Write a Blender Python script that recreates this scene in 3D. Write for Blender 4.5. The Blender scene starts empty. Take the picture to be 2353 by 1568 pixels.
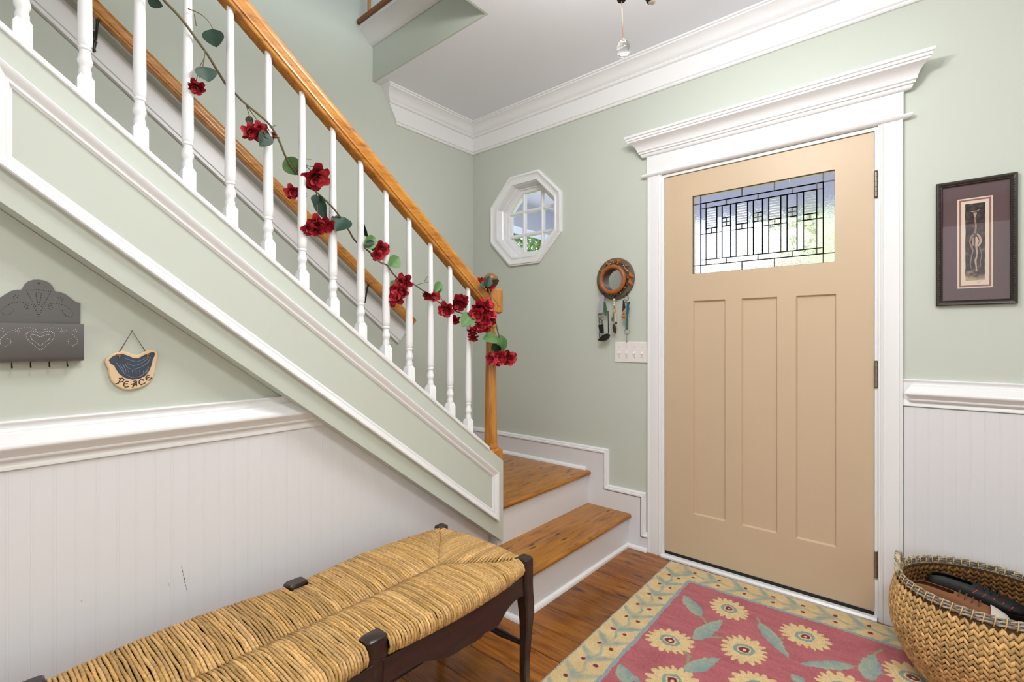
import bpy, math, random
import numpy as np
from mathutils import Vector, Matrix, noise as mnoise

random.seed(7)
R = math.radians
S = bpy.context.scene
COL = S.collection

# ------------------------------------------------------------------ camera
CF, CCY, CYAW = 1117.25, 777.53, 0.709474
CC = (2.56843, -2.54790, 1.18439)
cam = bpy.data.cameras.new('camera')
cam.sensor_fit = 'HORIZONTAL'; cam.sensor_width = 36.0
cam.lens = CF / 2353 * 36.0
cam.shift_y = -(784 - CCY) / 2353
cam.clip_start = 0.02
camo = bpy.data.objects.new('camera', cam); COL.objects.link(camo)
camo.location = CC; camo.rotation_euler = (R(90), 0, CYAW)
S.camera = camo

# ------------------------------------------------------------------ world, lights, exposure
def lin(c):
    c = c / 255.0
    return c / 12.92 if c <= 0.04045 else ((c + 0.055) / 1.055) ** 2.4
def rgb(r, g, b): return (lin(r), lin(g), lin(b), 1.0)

w = bpy.data.worlds.new('world'); S.world = w; w.use_nodes = True
bg = w.node_tree.nodes['Background']
bg.inputs['Color'].default_value = (0.86, 0.93, 1.0, 1)
bg.inputs['Strength'].default_value = 3.8

def area(name, loc, rot, sx, sy, power, col=(1, 1, 1)):
    l = bpy.data.lights.new(name, 'AREA'); l.shape = 'RECTANGLE'; l.size = sx; l.size_y = sy
    l.energy = power; l.color = col
    o = bpy.data.objects.new(name, l); COL.objects.link(o)
    o.location = loc; o.rotation_euler = rot
    return o
# added fill panels just inside the windowless rear and right-hand walls (behind the camera)
area('fill_rear', (2.7, -4.88, 1.5), (R(90), 0, 0), 2.4, 1.9, 21, (0.98, 0.99, 1.0))
area('fill_right', (4.26, -2.6, 1.45), (R(90), 0, R(90)), 2.2, 1.9, 5.5, (0.98, 0.99, 1.0))
# added overhead fill light, out of view
area('overhead_fill', (3.3, -2.35, 2.64), (0, 0, 0), 0.5, 0.5, 29, (1.0, 0.99, 0.98))
sun = bpy.data.lights.new('sun', 'SUN'); sun.energy = 4.5; sun.angle = R(1.5); sun.color = (1.0, 0.96, 0.9)
suno = bpy.data.objects.new('sun', sun); COL.objects.link(suno); suno.rotation_euler = (R(-38), R(-18), 0)
CHANDELIER_POWER = 8.4
S.view_settings.view_transform = 'Standard'
S.view_settings.look = 'None'
S.view_settings.gamma = 1.0
S.view_settings.use_curve_mapping = False
S.view_settings.exposure = 0.05

# ------------------------------------------------------------------ pixel -> world helper (direction only)
_fw = Vector((-math.sin(CYAW), math.cos(CYAW), 0)); _rt = Vector((math.cos(CYAW), math.sin(CYAW), 0)); _up = Vector((0, 0, 1))
def px(u, v, ax, val):
    r = _fw + _rt * ((u - 1176.5) / CF) + _up * ((CCY - v) / CF)
    c = Vector(CC); t = (val - c[ax]) / r[ax]
    return c + r * t

# ------------------------------------------------------------------ materials
MATS = {}
def nm(name):
    m = bpy.data.materials.new(name); m.use_nodes = True
    MATS[name] = m
    nt = m.node_tree
    return m, nt, nt.nodes, nt.links, nt.nodes['Principled BSDF']

def paint(name, col, rough=0.5, bump=0.0, bscale=300, var=0.0, spec=0.5, metallic=0.0):
    m, nt, N, L, b = nm(name)
    b.inputs['Base Color'].default_value = rgb(*col)
    b.inputs['Roughness'].default_value = rough
    b.inputs['Metallic'].default_value = metallic
    b.inputs['Specular IOR Level'].default_value = spec
    tc = N.new('ShaderNodeTexCoord')
    if var:
        n = N.new('ShaderNodeTexNoise'); n.inputs['Scale'].default_value = 4; n.inputs['Detail'].default_value = 5
        L.new(tc.outputs['Object'], n.inputs['Vector'])
        mx = N.new('ShaderNodeMix'); mx.data_type = 'RGBA'
        c = rgb(*col)
        mx.inputs[6].default_value = tuple(x * (1 - var) for x in c[:3]) + (1,)
        mx.inputs[7].default_value = tuple(min(1, x * (1 + var)) for x in c[:3]) + (1,)
        L.new(n.outputs['Fac'], mx.inputs[0]); L.new(mx.outputs[2], b.inputs['Base Color'])
    if bump:
        n2 = N.new('ShaderNodeTexNoise'); n2.inputs['Scale'].default_value = bscale; n2.inputs['Detail'].default_value = 3
        L.new(tc.outputs['Object'], n2.inputs['Vector'])
        bp = N.new('ShaderNodeBump'); bp.inputs['Strength'].default_value = bump; bp.inputs['Distance'].default_value = 0.001
        L.new(n2.outputs['Fac'], bp.inputs['Height']); L.new(bp.outputs['Normal'], b.inputs['Normal'])
    return m

def wood(name, dark, mid, light, scale=(1, 12, 12), rough=0.35, knots=None, random_shift=True, rot=(0, 0, 0), bump=0.08, coat=0.0, objvar=0.0):
    m, nt, N, L, b = nm(name)
    tc = N.new('ShaderNodeTexCoord'); mp = N.new('ShaderNodeMapping')
    mp.inputs['Scale'].default_value = scale; mp.inputs['Rotation'].default_value = rot
    src = tc.outputs['Object']
    oi = N.new('ShaderNodeObjectInfo')
    if random_shift:
        mul = N.new('ShaderNodeMath'); mul.operation = 'MULTIPLY'; mul.inputs[1].default_value = 37.0
        L.new(oi.outputs['Random'], mul.inputs[0])
        ad = N.new('ShaderNodeVectorMath'); ad.operation = 'ADD'
        L.new(tc.outputs['Object'], ad.inputs[0]); L.new(mul.outputs[0], ad.inputs[1]); src = ad.outputs[0]
    L.new(src, mp.inputs['Vector'])
    n1 = N.new('ShaderNodeTexNoise'); n1.inputs['Scale'].default_value = 2.2; n1.inputs['Detail'].default_value = 8; n1.inputs['Roughness'].default_value = 0.62
    n1.inputs['Distortion'].default_value = 0.6
    L.new(mp.outputs[0], n1.inputs['Vector'])
    n2 = N.new('ShaderNodeTexNoise'); n2.inputs['Scale'].default_value = 9; n2.inputs['Detail'].default_value = 6
    L.new(mp.outputs[0], n2.inputs['Vector'])
    mxn = N.new('ShaderNodeMath'); mxn.operation = 'MULTIPLY_ADD'; mxn.inputs[1].default_value = 0.35
    L.new(n2.outputs['Fac'], mxn.inputs[0]); 
    sc = N.new('ShaderNodeMath'); sc.operation = 'MULTIPLY'; sc.inputs[1].default_value = 0.68
    L.new(n1.outputs['Fac'], sc.inputs[0]); L.new(sc.outputs[0], mxn.inputs[2])
    cr = N.new('ShaderNodeValToRGB')
    cr.color_ramp.elements[0].position = 0.36; cr.color_ramp.elements[0].color = rgb(*dark)
    cr.color_ramp.elements[1].position = 0.68; cr.color_ramp.elements[1].color = rgb(*light)
    e = cr.color_ramp.elements.new(0.5); e.color = rgb(*mid)
    L.new(mxn.outputs[0], cr.inputs['Fac'])
    out = cr.outputs['Color']
    if objvar:
        hs = N.new('ShaderNodeHueSaturation')
        mr = N.new('ShaderNodeMapRange'); mr.inputs['To Min'].default_value = 1 - objvar; mr.inputs['To Max'].default_value = 1 + objvar
        L.new(oi.outputs['Random'], mr.inputs['Value']); L.new(mr.outputs[0], hs.inputs['Value']); L.new(out, hs.inputs['Color'])
        out = hs.outputs['Color']
    if knots:
        kscale, kcol, kthr = knots
        mk = N.new('ShaderNodeMapping'); mk.inputs['Scale'].default_value = kscale; L.new(src, mk.inputs['Vector'])
        vo = N.new('ShaderNodeTexVoronoi'); vo.inputs['Scale'].default_value = 1.0
        L.new(mk.outputs[0], vo.inputs['Vector'])
        nk = N.new('ShaderNodeTexNoise'); nk.inputs['Scale'].default_value = 4; L.new(mk.outputs[0], nk.inputs['Vector'])
        a2 = N.new('ShaderNodeMath'); a2.operation = 'MULTIPLY_ADD'; a2.inputs[1].default_value = 0.22
        L.new(nk.outputs['Fac'], a2.inputs[0]); L.new(vo.outputs['Distance'], a2.inputs[2])
        mr2 = N.new('ShaderNodeMapRange'); mr2.inputs['From Min'].default_value = kthr * 0.75; mr2.inputs['From Max'].default_value = kthr * 1.35
        L.new(a2.outputs[0], mr2.inputs['Value'])
        mx = N.new('ShaderNodeMix'); mx.data_type = 'RGBA'; mx.inputs[6].default_value = rgb(*kcol)
        L.new(mr2.outputs[0], mx.inputs[0]); L.new(out, mx.inputs[7]); out = mx.outputs[2]
    L.new(out, b.inputs['Base Color'])
    b.inputs['Roughness'].default_value = rough
    b.inputs['Coat Weight'].default_value = coat; b.inputs['Coat Roughness'].default_value = 0.15
    if bump:
        bp = N.new('ShaderNodeBump'); bp.inputs['Strength'].default_value = bump; bp.inputs['Distance'].default_value = 0.001
        L.new(mxn.outputs[0], bp.inputs['Height']); L.new(bp.outputs['Normal'], b.inputs['Normal'])
    return m

def vcolmat(name, rough=0.7, nscale=(200, 200, 200), namt=0.25, bump=0.3, sheen=0.0, spec=0.3, noise_lo=None):
    m, nt, N, L, b = nm(name)
    at = N.new('ShaderNodeAttribute'); at.attribute_name = 'Col'
    tc = N.new('ShaderNodeTexCoord'); mp = N.new('ShaderNodeMapping'); mp.inputs['Scale'].default_value = nscale
    L.new(tc.outputs['Object'], mp.inputs['Vector'])
    n = N.new('ShaderNodeTexNoise'); n.inputs['Scale'].default_value = 1.0; n.inputs['Detail'].default_value = 4
    L.new(mp.outputs[0], n.inputs['Vector'])
    mr = N.new('ShaderNodeMapRange'); mr.inputs['From Min'].default_value = 0.3; mr.inputs['From Max'].default_value = 0.7
    mr.inputs['To Min'].default_value = 1 - namt; mr.inputs['To Max'].default_value = 1 + namt
    L.new(n.outputs['Fac'], mr.inputs['Value'])
    vm = N.new('ShaderNodeVectorMath'); vm.operation = 'SCALE'
    L.new(at.outputs['Color'], vm.inputs[0]); L.new(mr.outputs[0], vm.inputs['Scale'])
    L.new(vm.outputs[0], b.inputs['Base Color'])
    b.inputs['Roughness'].default_value = rough; b.inputs['Specular IOR Level'].default_value = spec
    b.inputs['Sheen Weight'].default_value = sheen
    if bump:
        bp = N.new('ShaderNodeBump'); bp.inputs['Strength'].default_value = bump; bp.inputs['Distance'].default_value = 0.001
        L.new(n.outputs['Fac'], bp.inputs['Height']); L.new(bp.outputs['Normal'], b.inputs['Normal'])
    return m

def glassmat(name, tint=(1, 1, 1), rough=0.0, bumpscale=0, bump=0.4, wave=False):
    m, nt, N, L, b = nm(name)
    N.remove(b)
    out = N['Material Output']
    if bumpscale:
        g = N.new('ShaderNodeBsdfGlass'); g.inputs['IOR'].default_value = 1.2; g.inputs['Roughness'].default_value = rough
        g.inputs['Color'].default_value = tint + (1,)
        tc = N.new('ShaderNodeTexCoord')
        if wave:
            n = N.new('ShaderNodeTexWave'); n.wave_type = 'BANDS'; n.bands_direction = 'Z'; n.inputs['Scale'].default_value = bumpscale
        else:
            n = N.new('ShaderNodeTexNoise'); n.inputs['Scale'].default_value = bumpscale; n.inputs['Detail'].default_value = 1
        L.new(tc.outputs['Object'], n.inputs['Vector'])
        bp = N.new('ShaderNodeBump'); bp.inputs['Strength'].default_value = bump; bp.inputs['Distance'].default_value = 0.004
        L.new(n.outputs[1] if not wave else n.outputs['Fac'], bp.inputs['Height']); L.new(bp.outputs['Normal'], g.inputs['Normal'])
        tr = N.new('ShaderNodeBsdfTransparent'); tr.inputs['Color'].default_value = tint + (1,)
        mx = N.new('ShaderNodeMixShader'); mx.inputs[0].default_value = 0.75
        L.new(tr.outputs[0], mx.inputs[1]); L.new(g.outputs[0], mx.inputs[2]); L.new(mx.outputs[0], out.inputs['Surface'])
    else:
        tr = N.new('ShaderNodeBsdfTransparent'); tr.inputs['Color'].default_value = tint + (1,)
        gl = N.new('ShaderNodeBsdfGlossy'); gl.inputs['Roughness'].default_value = 0.02
        fr = N.new('ShaderNodeFresnel'); fr.inputs['IOR'].default_value = 1.35
        mx = N.new('ShaderNodeMixShader')
        L.new(fr.outputs[0], mx.inputs[0]); L.new(tr.outputs[0], mx.inputs[1]); L.new(gl.outputs[0], mx.inputs[2])
        L.new(mx.outputs[0], out.inputs['Surface'])
    return m

GREEN = paint('sage_green_paint', (200, 207, 197), 0.55, 0.05, 220)
WHITE = paint('white_trim_paint', (238, 239, 241), 0.28, 0.03, 160)
WAINS = paint('white_wainscot_paint', (228, 228, 232), 0.35, 0.03, 160)
CEILM = paint('ceiling_white', (238, 241, 249), 0.7, 0.05, 200)
DOORP = paint('beige_door_paint', (207, 184, 154), 0.42, 0.04, 140, var=0.02)
OAK = wood('golden_oak', (140, 82, 22), (186, 122, 42), (205, 145, 62), (14, 1.2, 14), 0.32, coat=0.25)
OAKV = wood('golden_oak_vertical', (140, 82, 22), (184, 120, 42), (203, 143, 62), (14, 14, 1.2), 0.32, coat=0.25)
OAKS = wood('golden_oak_sloped', (142, 84, 24), (188, 124, 44), (207, 147, 64), (16, 1.5, 16), 0.3, rot=(R(37.5), 0, 0), coat=0.25)
PINE = wood('stair_pine', (116, 64, 10), (166, 106, 28), (190, 130, 50), (11, 1.3, 11), 0.3, knots=((26, 7, 1), (62, 32, 12), 0.26), coat=0.2)
PLANK = wood('floor_pine', (90, 42, 6), (140, 80, 14), (174, 110, 32), (1.3, 11, 11), 0.28, knots=((5, 17, 1), (54, 26, 12), 0.25), objvar=0.22, coat=0.2)
NOSE = wood('upper_floor_wood', (96, 52, 18), (130, 76, 30), (150, 92, 42), (1.5, 12, 12), 0.35)
DARKW = wood('dark_walnut', (26, 17, 13), (44, 29, 22), (58, 38, 29), (10, 2, 10), 0.3, coat=0.15)
RUSH = vcolmat('rush_cord', 0.55, (160, 160, 160), 0.3, 0.4, spec=0.4)
WEAVE = vcolmat('basket_weave', 0.6, (110, 110, 60), 0.22, 0.4, spec=0.35)
RUGM = vcolmat('rug_wool', 0.95, (420, 140, 420), 0.16, 0.6, sheen=0.3, spec=0.1)
BEADM = vcolmat('painted_beads', 0.4, (100, 100, 100), 0.1, 0.0, spec=0.5)
PETAL = vcolmat('fabric_petal', 0.7, (60, 60, 60), 0.12, 0.1, spec=0.25)
LEAFD = paint('dark_green_leaf', (34, 66, 50), 0.5, 0.3, 120, var=0.3)
LEAFL = paint('fresh_green_leaf', (92, 132, 74), 0.5, 0.3, 120, var=0.25)
STEM = paint('brown_green_stem', (104, 96, 70), 0.75, 0.4, 200, var=0.2)
PEWTER = paint('pewter_tin', (108, 105, 105), 0.42, 0.08, 60, var=0.1, metallic=0.75)
PEWDARK = paint('punched_dark', (34, 32, 32), 0.7)
PEWLITE = paint('punched_bright', (205, 203, 200), 0.35, metallic=0.6)
IRON = paint('wrought_iron', (44, 38, 32), 0.45, metallic=0.7)
NICKEL = paint('brushed_nickel', (150, 142, 130), 0.35, metallic=0.9)
STEEL = paint('dark_steel', (84, 84, 84), 0.3, metallic=0.9)
BLACK = paint('black_rubber', (16, 16, 16), 0.5)
CLAY = paint('cream_clay', (226, 198, 160), 0.55, 0.2, 90, var=0.1)
BLUEG = paint('blue_grey_glaze', (58, 68, 86), 0.25, 0.2, 60, var=0.3)
INK = paint('brown_incised', (62, 38, 34), 0.6)
GROOVE = paint('pale_blue_glaze', (132, 142, 150), 0.3)  # paler blue-grey for the relief lines of the bird
CORDM = paint('brown_cord', (86, 60, 42), 0.8)
LEATH = paint('tan_leather_tie', (176, 112, 48), 0.6)
TERRA = paint('terracotta_wood', (158, 92, 42), 0.35, 0.1, 40, var=0.15)
TAUPE = paint('taupe_disc', (104, 92, 76), 0.55, 0.1, 60, var=0.15)
MIRR = paint('mirror_glass', (225, 228, 226), 0.02, metallic=1.0)
FRAMEB = paint('dark_bronze_frame', (44, 35, 30), 0.32, 0.2, 90, var=0.2)
MATP = paint('plum_mat', (104, 80, 82), 0.75)
CREAM = paint('cream_mat', (240, 222, 205), 0.8)
ROSEM = paint('dusty_rose_mat', (158, 108, 98), 0.8)
GREYJUTE = vcolmat('grey_rope', 0.8, (200, 200, 200), 0.2, 0.3)
SOCK = paint('porcelain', (232, 230, 226), 0.25)
IVORY = paint('switch_plastic', (238, 234, 232), 0.3)
GLASS = glassmat('clear_glass', (0.97, 0.98, 0.98))
SEEDG = glassmat('seeded_glass', (0.97, 0.98, 0.99), 0.02, 150, 0.5)
RIBG = glassmat('ribbed_glass', (0.96, 0.96, 0.96), 0.05, 26, 0.9, wave=True)
BEVG = glassmat('bevelled_glass', (0.97, 0.98, 0.98), 0.02, 60, 0.25)
PICG = glassmat('picture_glass', (0.99, 0.99, 0.99))
CAME = paint('lead_came', (70, 62, 48), 0.45, metallic=0.4)
LAV = paint('porch_ceiling_paint', (172, 170, 188), 0.7)
PORCHW = paint('porch_white', (176, 176, 200), 0.6)
FOL = vcolmat('garden_leaf', 0.6, (8, 8, 8), 0.3, 0.0)
GRASS = paint('lawn', (140, 148, 112), 0.9, var=0.3)
CONC = paint('porch_slab', (170, 165, 158), 0.8, var=0.1)
SHEDR = paint('brown_roof', (120, 84, 56), 0.8, var=0.1)
SHEDW = paint('shed_wall', (190, 180, 165), 0.8)
def emit(name, col, st):
    m, nt, N, L, b = nm(name)
    b.inputs['Base Color'].default_value = rgb(*col); b.inputs['Emission Color'].default_value = rgb(*col)
    b.inputs['Emission Strength'].default_value = st
    return m
BULB = emit('lit_bulb', (255, 240, 215), 12)
def crystal():
    m, nt, N, L, b = nm('crystal_glass')
    b.inputs['Transmission Weight'].default_value = 1.0; b.inputs['Roughness'].default_value = 0.0; b.inputs['IOR'].default_value = 1.5
    return m
CRYST = crystal()

# ------------------------------------------------------------------ mesh builder
class MB:
    def __init__(s): s.V = []; s.F = []; s.C = None
    def add(s, vs, fs, col=None):
        k = len(s.V); s.V += [tuple(v) for v in vs]; s.F += [tuple(i + k for i in f) for f in fs]
        if col is not None:
            if s.C is None: s.C = [(1, 1, 1)] * k
            s.C += [col] * len(vs) if not isinstance(col, list) else col
        elif s.C is not None: s.C += [(1, 1, 1)] * len(vs)
        return s
    def box(s, x0, x1, y0, y1, z0, z1, col=None):
        v = [(x, y, z) for x in (x0, x1) for y in (y0, y1) for z in (z0, z1)]
        return s.add(v, [(0, 1, 3, 2), (4, 6, 7, 5), (0, 4, 5, 1), (2, 3, 7, 6), (0, 2, 6, 4), (1, 5, 7, 3)], col)
    def prism(s, poly, ax, a, b, col=None):
        n = len(poly)
        def P(p, t):
            if ax == 0: return (t, p[0], p[1])
            if ax == 1: return (p[0], t, p[1])
            return (p[0], p[1], t)
        v = [P(p, a) for p in poly] + [P(p, b) for p in poly]
        f = [tuple(range(n))[::-1], tuple(range(n, 2 * n))] + [(i, (i + 1) % n, n + (i + 1) % n, n + i) for i in range(n)]
        return s.add(v, f, col)
    def lathe(s, prof, c=(0, 0, 0), seg=20, axis=2, col=None):
        v = []; f = []
        m = len(prof)
        for (r, h) in prof:
            for j in range(seg):
                a = 2 * math.pi * j / seg; p = (r * math.cos(a), r * math.sin(a))
                if axis == 2: q = (p[0], p[1], h)
                elif axis == 1: q = (p[0], h, p[1])
                else: q = (h, p[0], p[1])
                v.append((q[0] + c[0], q[1] + c[1], q[2] + c[2]))
        for i in range(m - 1):
            for j in range(seg):
                f.append((i * seg + j, i * seg + (j + 1) % seg, (i + 1) * seg + (j + 1) % seg, (i + 1) * seg + j))
        f.append(tuple(range(seg))[::-1]); f.append(tuple(range((m - 1) * seg, m * seg)))
        return s.add(v, f, col)
    def tube(s, pts, rad, n=8, col=None, flat=None, cap=True):
        pts = [Vector(p) for p in pts]; m = len(pts)
        rad = rad if isinstance(rad, (list, tuple)) else [rad] * m
        v = []; f = []
        t0 = (pts[1] - pts[0]).normalized()
        ref = Vector((0, 0, 1)) if abs(t0.z) < 0.9 else Vector((1, 0, 0))
        nrm = (ref - t0 * ref.dot(t0)).normalized()
        for i, p in enumerate(pts):
            t = (pts[min(i + 1, m - 1)] - pts[max(i - 1, 0)])
            if t.length < 1e-9: t = t0.copy()
            t.normalize()
            nrm = nrm - t * nrm.dot(t)
            if nrm.length < 1e-6: nrm = t.orthogonal()
            nrm.normalize(); bn = t.cross(nrm)
            for j in range(n):
                a = 2 * math.pi * (j + 0.5) / n
                v.append(p + nrm * (rad[i] * math.cos(a)) + bn * (rad[i] * math.sin(a)))
        for i in range(m - 1):
            for j in range(n):
                f.append((i * n + j, i * n + (j + 1) % n, (i + 1) * n + (j + 1) % n, (i + 1) * n + j))
        if cap: f.append(tuple(range(n))[::-1]); f.append(tuple(range((m - 1) * n, m * n)))
        return s.add(v, f, col)
    def mould(s, prof, p0, p1, out, up, m0=0.0, m1=0.0, s0=0.0, s1=0.0):
        """closed profile (o,u) swept p0->p1; ends sheared by m*o + s*u along the path"""
        p0 = Vector(p0); p1 = Vector(p1); out = Vector(out); up = Vector(up); d = (p1 - p0).normalized()
        n = len(prof)
        v = [p0 + out * o + up * u + d * (m0 * o + s0 * u) for o, u in prof] + [p1 + out * o + up * u + d * (m1 * o + s1 * u) for o, u in prof]
        f = [tuple(range(n))[::-1], tuple(range(n, 2 * n))] + [(i, (i + 1) % n, n + (i + 1) % n, n + i) for i in range(n)]
        return s.add(v, f)
    def sphere(s, c, r, seg=10, rings=6, col=None, sc=(1, 1, 1)):
        v = [(c[0], c[1], c[2] + r * sc[2])]; f = []
        for i in range(1, rings):
            th = math.pi * i / rings
            for j in range(seg):
                a = 2 * math.pi * j / seg
                v.append((c[0] + r * sc[0] * math.sin(th) * math.cos(a), c[1] + r * sc[1] * math.sin(th) * math.sin(a), c[2] + r * sc[2] * math.cos(th)))
        v.append((c[0], c[1], c[2] - r * sc[2])); e = len(v) - 1
        for j in range(seg): f.append((0, 1 + j, 1 + (j + 1) % seg)); f.append((e, e - seg + (j + 1) % seg, e - seg + j))
        for i in range(rings - 2):
            for j in range(seg):
                a = 1 + i * seg + j; b2 = 1 + i * seg + (j + 1) % seg
                f.append((a, a + seg, b2 + seg, b2))
        return s.add(v, f, col)
    def torus(s, c, Rr, r, ax=2, n=32, k=8, col=None, sc=(1, 1)):
        pts = []
        v = []; f = []
        for i in range(n):
            a = 2 * math.pi * i / n
            for j in range(k):
                b2 = 2 * math.pi * j / k
                q = ((Rr + r * math.cos(b2)) * math.cos(a) * sc[0], (Rr + r * math.cos(b2)) * math.sin(a) * sc[1], r * math.sin(b2))
                if ax == 1: q = (q[0], q[2], q[1])
                elif ax == 0: q = (q[2], q[0], q[1])
                v.append((c[0] + q[0], c[1] + q[1], c[2] + q[2]))
        for i in range(n):
            for j in range(k):
                f.append((i * k + j, ((i + 1) % n) * k + j, ((i + 1) % n) * k + (j + 1) % k, i * k + (j + 1) % k))
        return s.add(v, f, col)

def mesh_from(mb, name, mat, smooth=None, off=(0, 0, 0)):
    me = bpy.data.meshes.new(name)
    if any(off): me.from_pydata([(v[0] - off[0], v[1] - off[1], v[2] - off[2]) for v in mb.V], [], mb.F)
    else: me.from_pydata(mb.V, [], mb.F)
    me.validate(); 
    import bmesh
    bm = bmesh.new(); bm.from_mesh(me); bmesh.ops.recalc_face_normals(bm, faces=bm.faces); bm.to_mesh(me); bm.free()
    if mb.C is not None:
        ca = me.color_attributes.new('Col', 'FLOAT_COLOR', 'POINT')
        arr = np.ones((len(me.vertices), 4), dtype=np.float32)
        arr[:, :3] = np.array(mb.C, dtype=np.float32)[:len(me.vertices)]
        ca.data.foreach_set('color', arr.ravel())
    if smooth is not None:
        me.polygons.foreach_set('use_smooth', [True] * len(me.polygons))
        if smooth < 179: me.set_sharp_from_angle(angle=R(smooth))
    me.materials.append(mat)
    return me
def wloc(o):
    p = Vector((0, 0, 0))
    while o: p += Vector(o.location); o = o.parent
    return p
def build(mb, name, mat, parent=None, smooth=None, bevel=0.0, at=None, kind=None):
    """link the builder's world-space shapes as one mesh object, its origin at `at` (default: the parent's origin / the first vertex's box base)"""
    pw = wloc(parent)
    if at is None:
        if parent is not None: org = pw
        else:
            a = np.array(mb.V); org = Vector(((a[:, 0].min() + a[:, 0].max()) / 2, (a[:, 1].min() + a[:, 1].max()) / 2, a[:, 2].min()))
    else: org = Vector(at)
    me = mesh_from(mb, name, mat, smooth, tuple(org))
    o = bpy.data.objects.new(name, me); COL.objects.link(o)
    o.parent = parent; o.location = org - pw
    if bevel:
        md = o.modifiers.new('bevel', 'BEVEL'); md.width = bevel; md.segments = 2; md.limit_method = 'ANGLE'; md.angle_limit = R(40)
    if kind: o['kind'] = kind
    return o
def inst(me, name, parent, loc, rot=(0, 0, 0), sc=(1, 1, 1)):
    o = bpy.data.objects.new(name, me); COL.objects.link(o); o.parent = parent
    o.location = Vector(loc) - wloc(parent); o.rotation_euler = rot; o.scale = sc
    return o
def thing(name, label, cat, loc, group=None):
    o = bpy.data.objects.new(name, None); COL.objects.link(o); o.location = loc; o.empty_display_size = 0.05
    o['label'] = label; o['category'] = cat
    if group: o['group'] = group
    return o
def tag(o, label, cat, group=None):
    o['label'] = label; o['category'] = cat
    if group: o['group'] = group
    return o
def struct(o, label, cat):
    o['kind'] = 'structure'; o['label'] = label; o['category'] = cat
    return o
def sthing(name, label, cat, loc):
    return struct(thing(name, label, cat, loc), label, cat)

# ================================================================== ROOM SHELL
CZ = 2.743          # ceiling height
XR, YB = 4.30, -4.95   # right and rear walls
XS = 1.025          # face of the stair stringer
XW = 0.965          # wall under the stair
SL = 0.768          # stair slope
OPX, OPY = 0.947, -0.857   # corner of the stairwell opening in the ceiling
def strbot(y): return 0.213 + SL * (-0.815 - y)
def strtop(y): return 0.599 + SL * (-0.815 - y)

# floor with wide pine planks running along the door wall
fl = MB().box(0.9, XR, YB, 0.16, -0.06, -0.012)
floor = struct(build(fl, 'floor', PLANK, at=(2.6, -2.4, -0.06)), 'wide pine plank floor with an orange-brown finish', 'floor')
PWD = 0.14; row = 0
y = 0.03
pm = {}
while y > YB:
    x = 0.97 - random.uniform(0, 1.2)
    while x < XR:
        ln = random.choice((1.4, 1.8, 2.2))
        x0 = max(x, 0.97); x1 = min(x + ln, XR)
        if x1 - x0 > 0.1:
            L_ = round(x1 - x0, 2)
            if L_ not in pm:
                mb = MB(); e = 0.0016
                poly = [(-PWD / 2 + .0008, -0.012), (PWD / 2 - .0008, -0.012), (PWD / 2 - .0008, -e), (PWD / 2 - .0008 - e, 0), (-PWD / 2 + .0008 + e, 0), (-PWD / 2 + .0008, -e)]
                mb.prism(poly, 0, 0.0006, L_ - 0.0006)
                pm[L_] = mesh_from(mb, 'plank', PLANK)
            inst(pm[L_], 'plank', floor, (x0, y - PWD / 2, 0))
        x += ln
    y -= PWD; row += 1

# front wall with door and octagon openings
DX0, DX1, DZ1 = 1.463, 2.405, 2.072
OC = (0.497, 1.987); OA = 0.252
wf = MB(); T = 0.16; ZT = 3.02
wf.box(-0.15, OC[0] - OA, 0, T, -0.06, ZT)
wf.box(OC[0] - OA, OC[0] + OA, 0, T, -0.06, OC[1] - OA); wf.box(OC[0] - OA, OC[0] + OA, 0, T, OC[1] + OA, ZT)
q = OA * math.tan(R(22.5))
for sx in (-1, 1):
    for sz in (-1, 1):
        wf.prism([(OC[0] + sx * OA, OC[1] + sz * q), (OC[0] + sx * OA, OC[1] + sz * OA), (OC[0] + sx * q, OC[1] + sz * OA)], 1, 0, T)
wf.box(OC[0] + OA, DX0, 0, T, -0.06, ZT); wf.box(DX0, DX1, 0, T, DZ1, ZT); wf.box(DX1, XR + 0.15, 0, T, -0.06, ZT)
wall_front = struct(build(wf, 'wall_front', GREEN), 'sage green wall with the entrance door', 'wall')
# stair wall rising through two storeys
struct(build(MB().box(-0.15, 0, YB, 0, -0.06, 5.3), 'wall_stair', GREEN), 'tall sage green wall along the staircase', 'wall')
# wall under the stair
wu = MB()
ys = [YB, -2.9, -1.0, -0.83]
wu.prism([(YB, -0.012), (-0.83, -0.012), (-0.83, strbot(-0.83)), (-3.4, strbot(-3.4) - 0.002), (YB, strbot(-3.4) - 0.002)], 0, 0.86, XW - 0.012)
wall_left = struct(build(wu, 'wall_left', GREEN), 'sage green triangular wall below the staircase', 'wall')
struct(build(MB().box(XR, XR + 0.15, YB, 0.0, -0.06, CZ), 'wall_right', GREEN), 'sage green side wall of the hall right of the wainscot', 'wall')
struct(build(MB().box(0, XR + 0.15, YB - 0.15, YB, -0.06, 5.3), 'wall_back', GREEN), 'sage green rear wall of the hall', 'wall')

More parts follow.
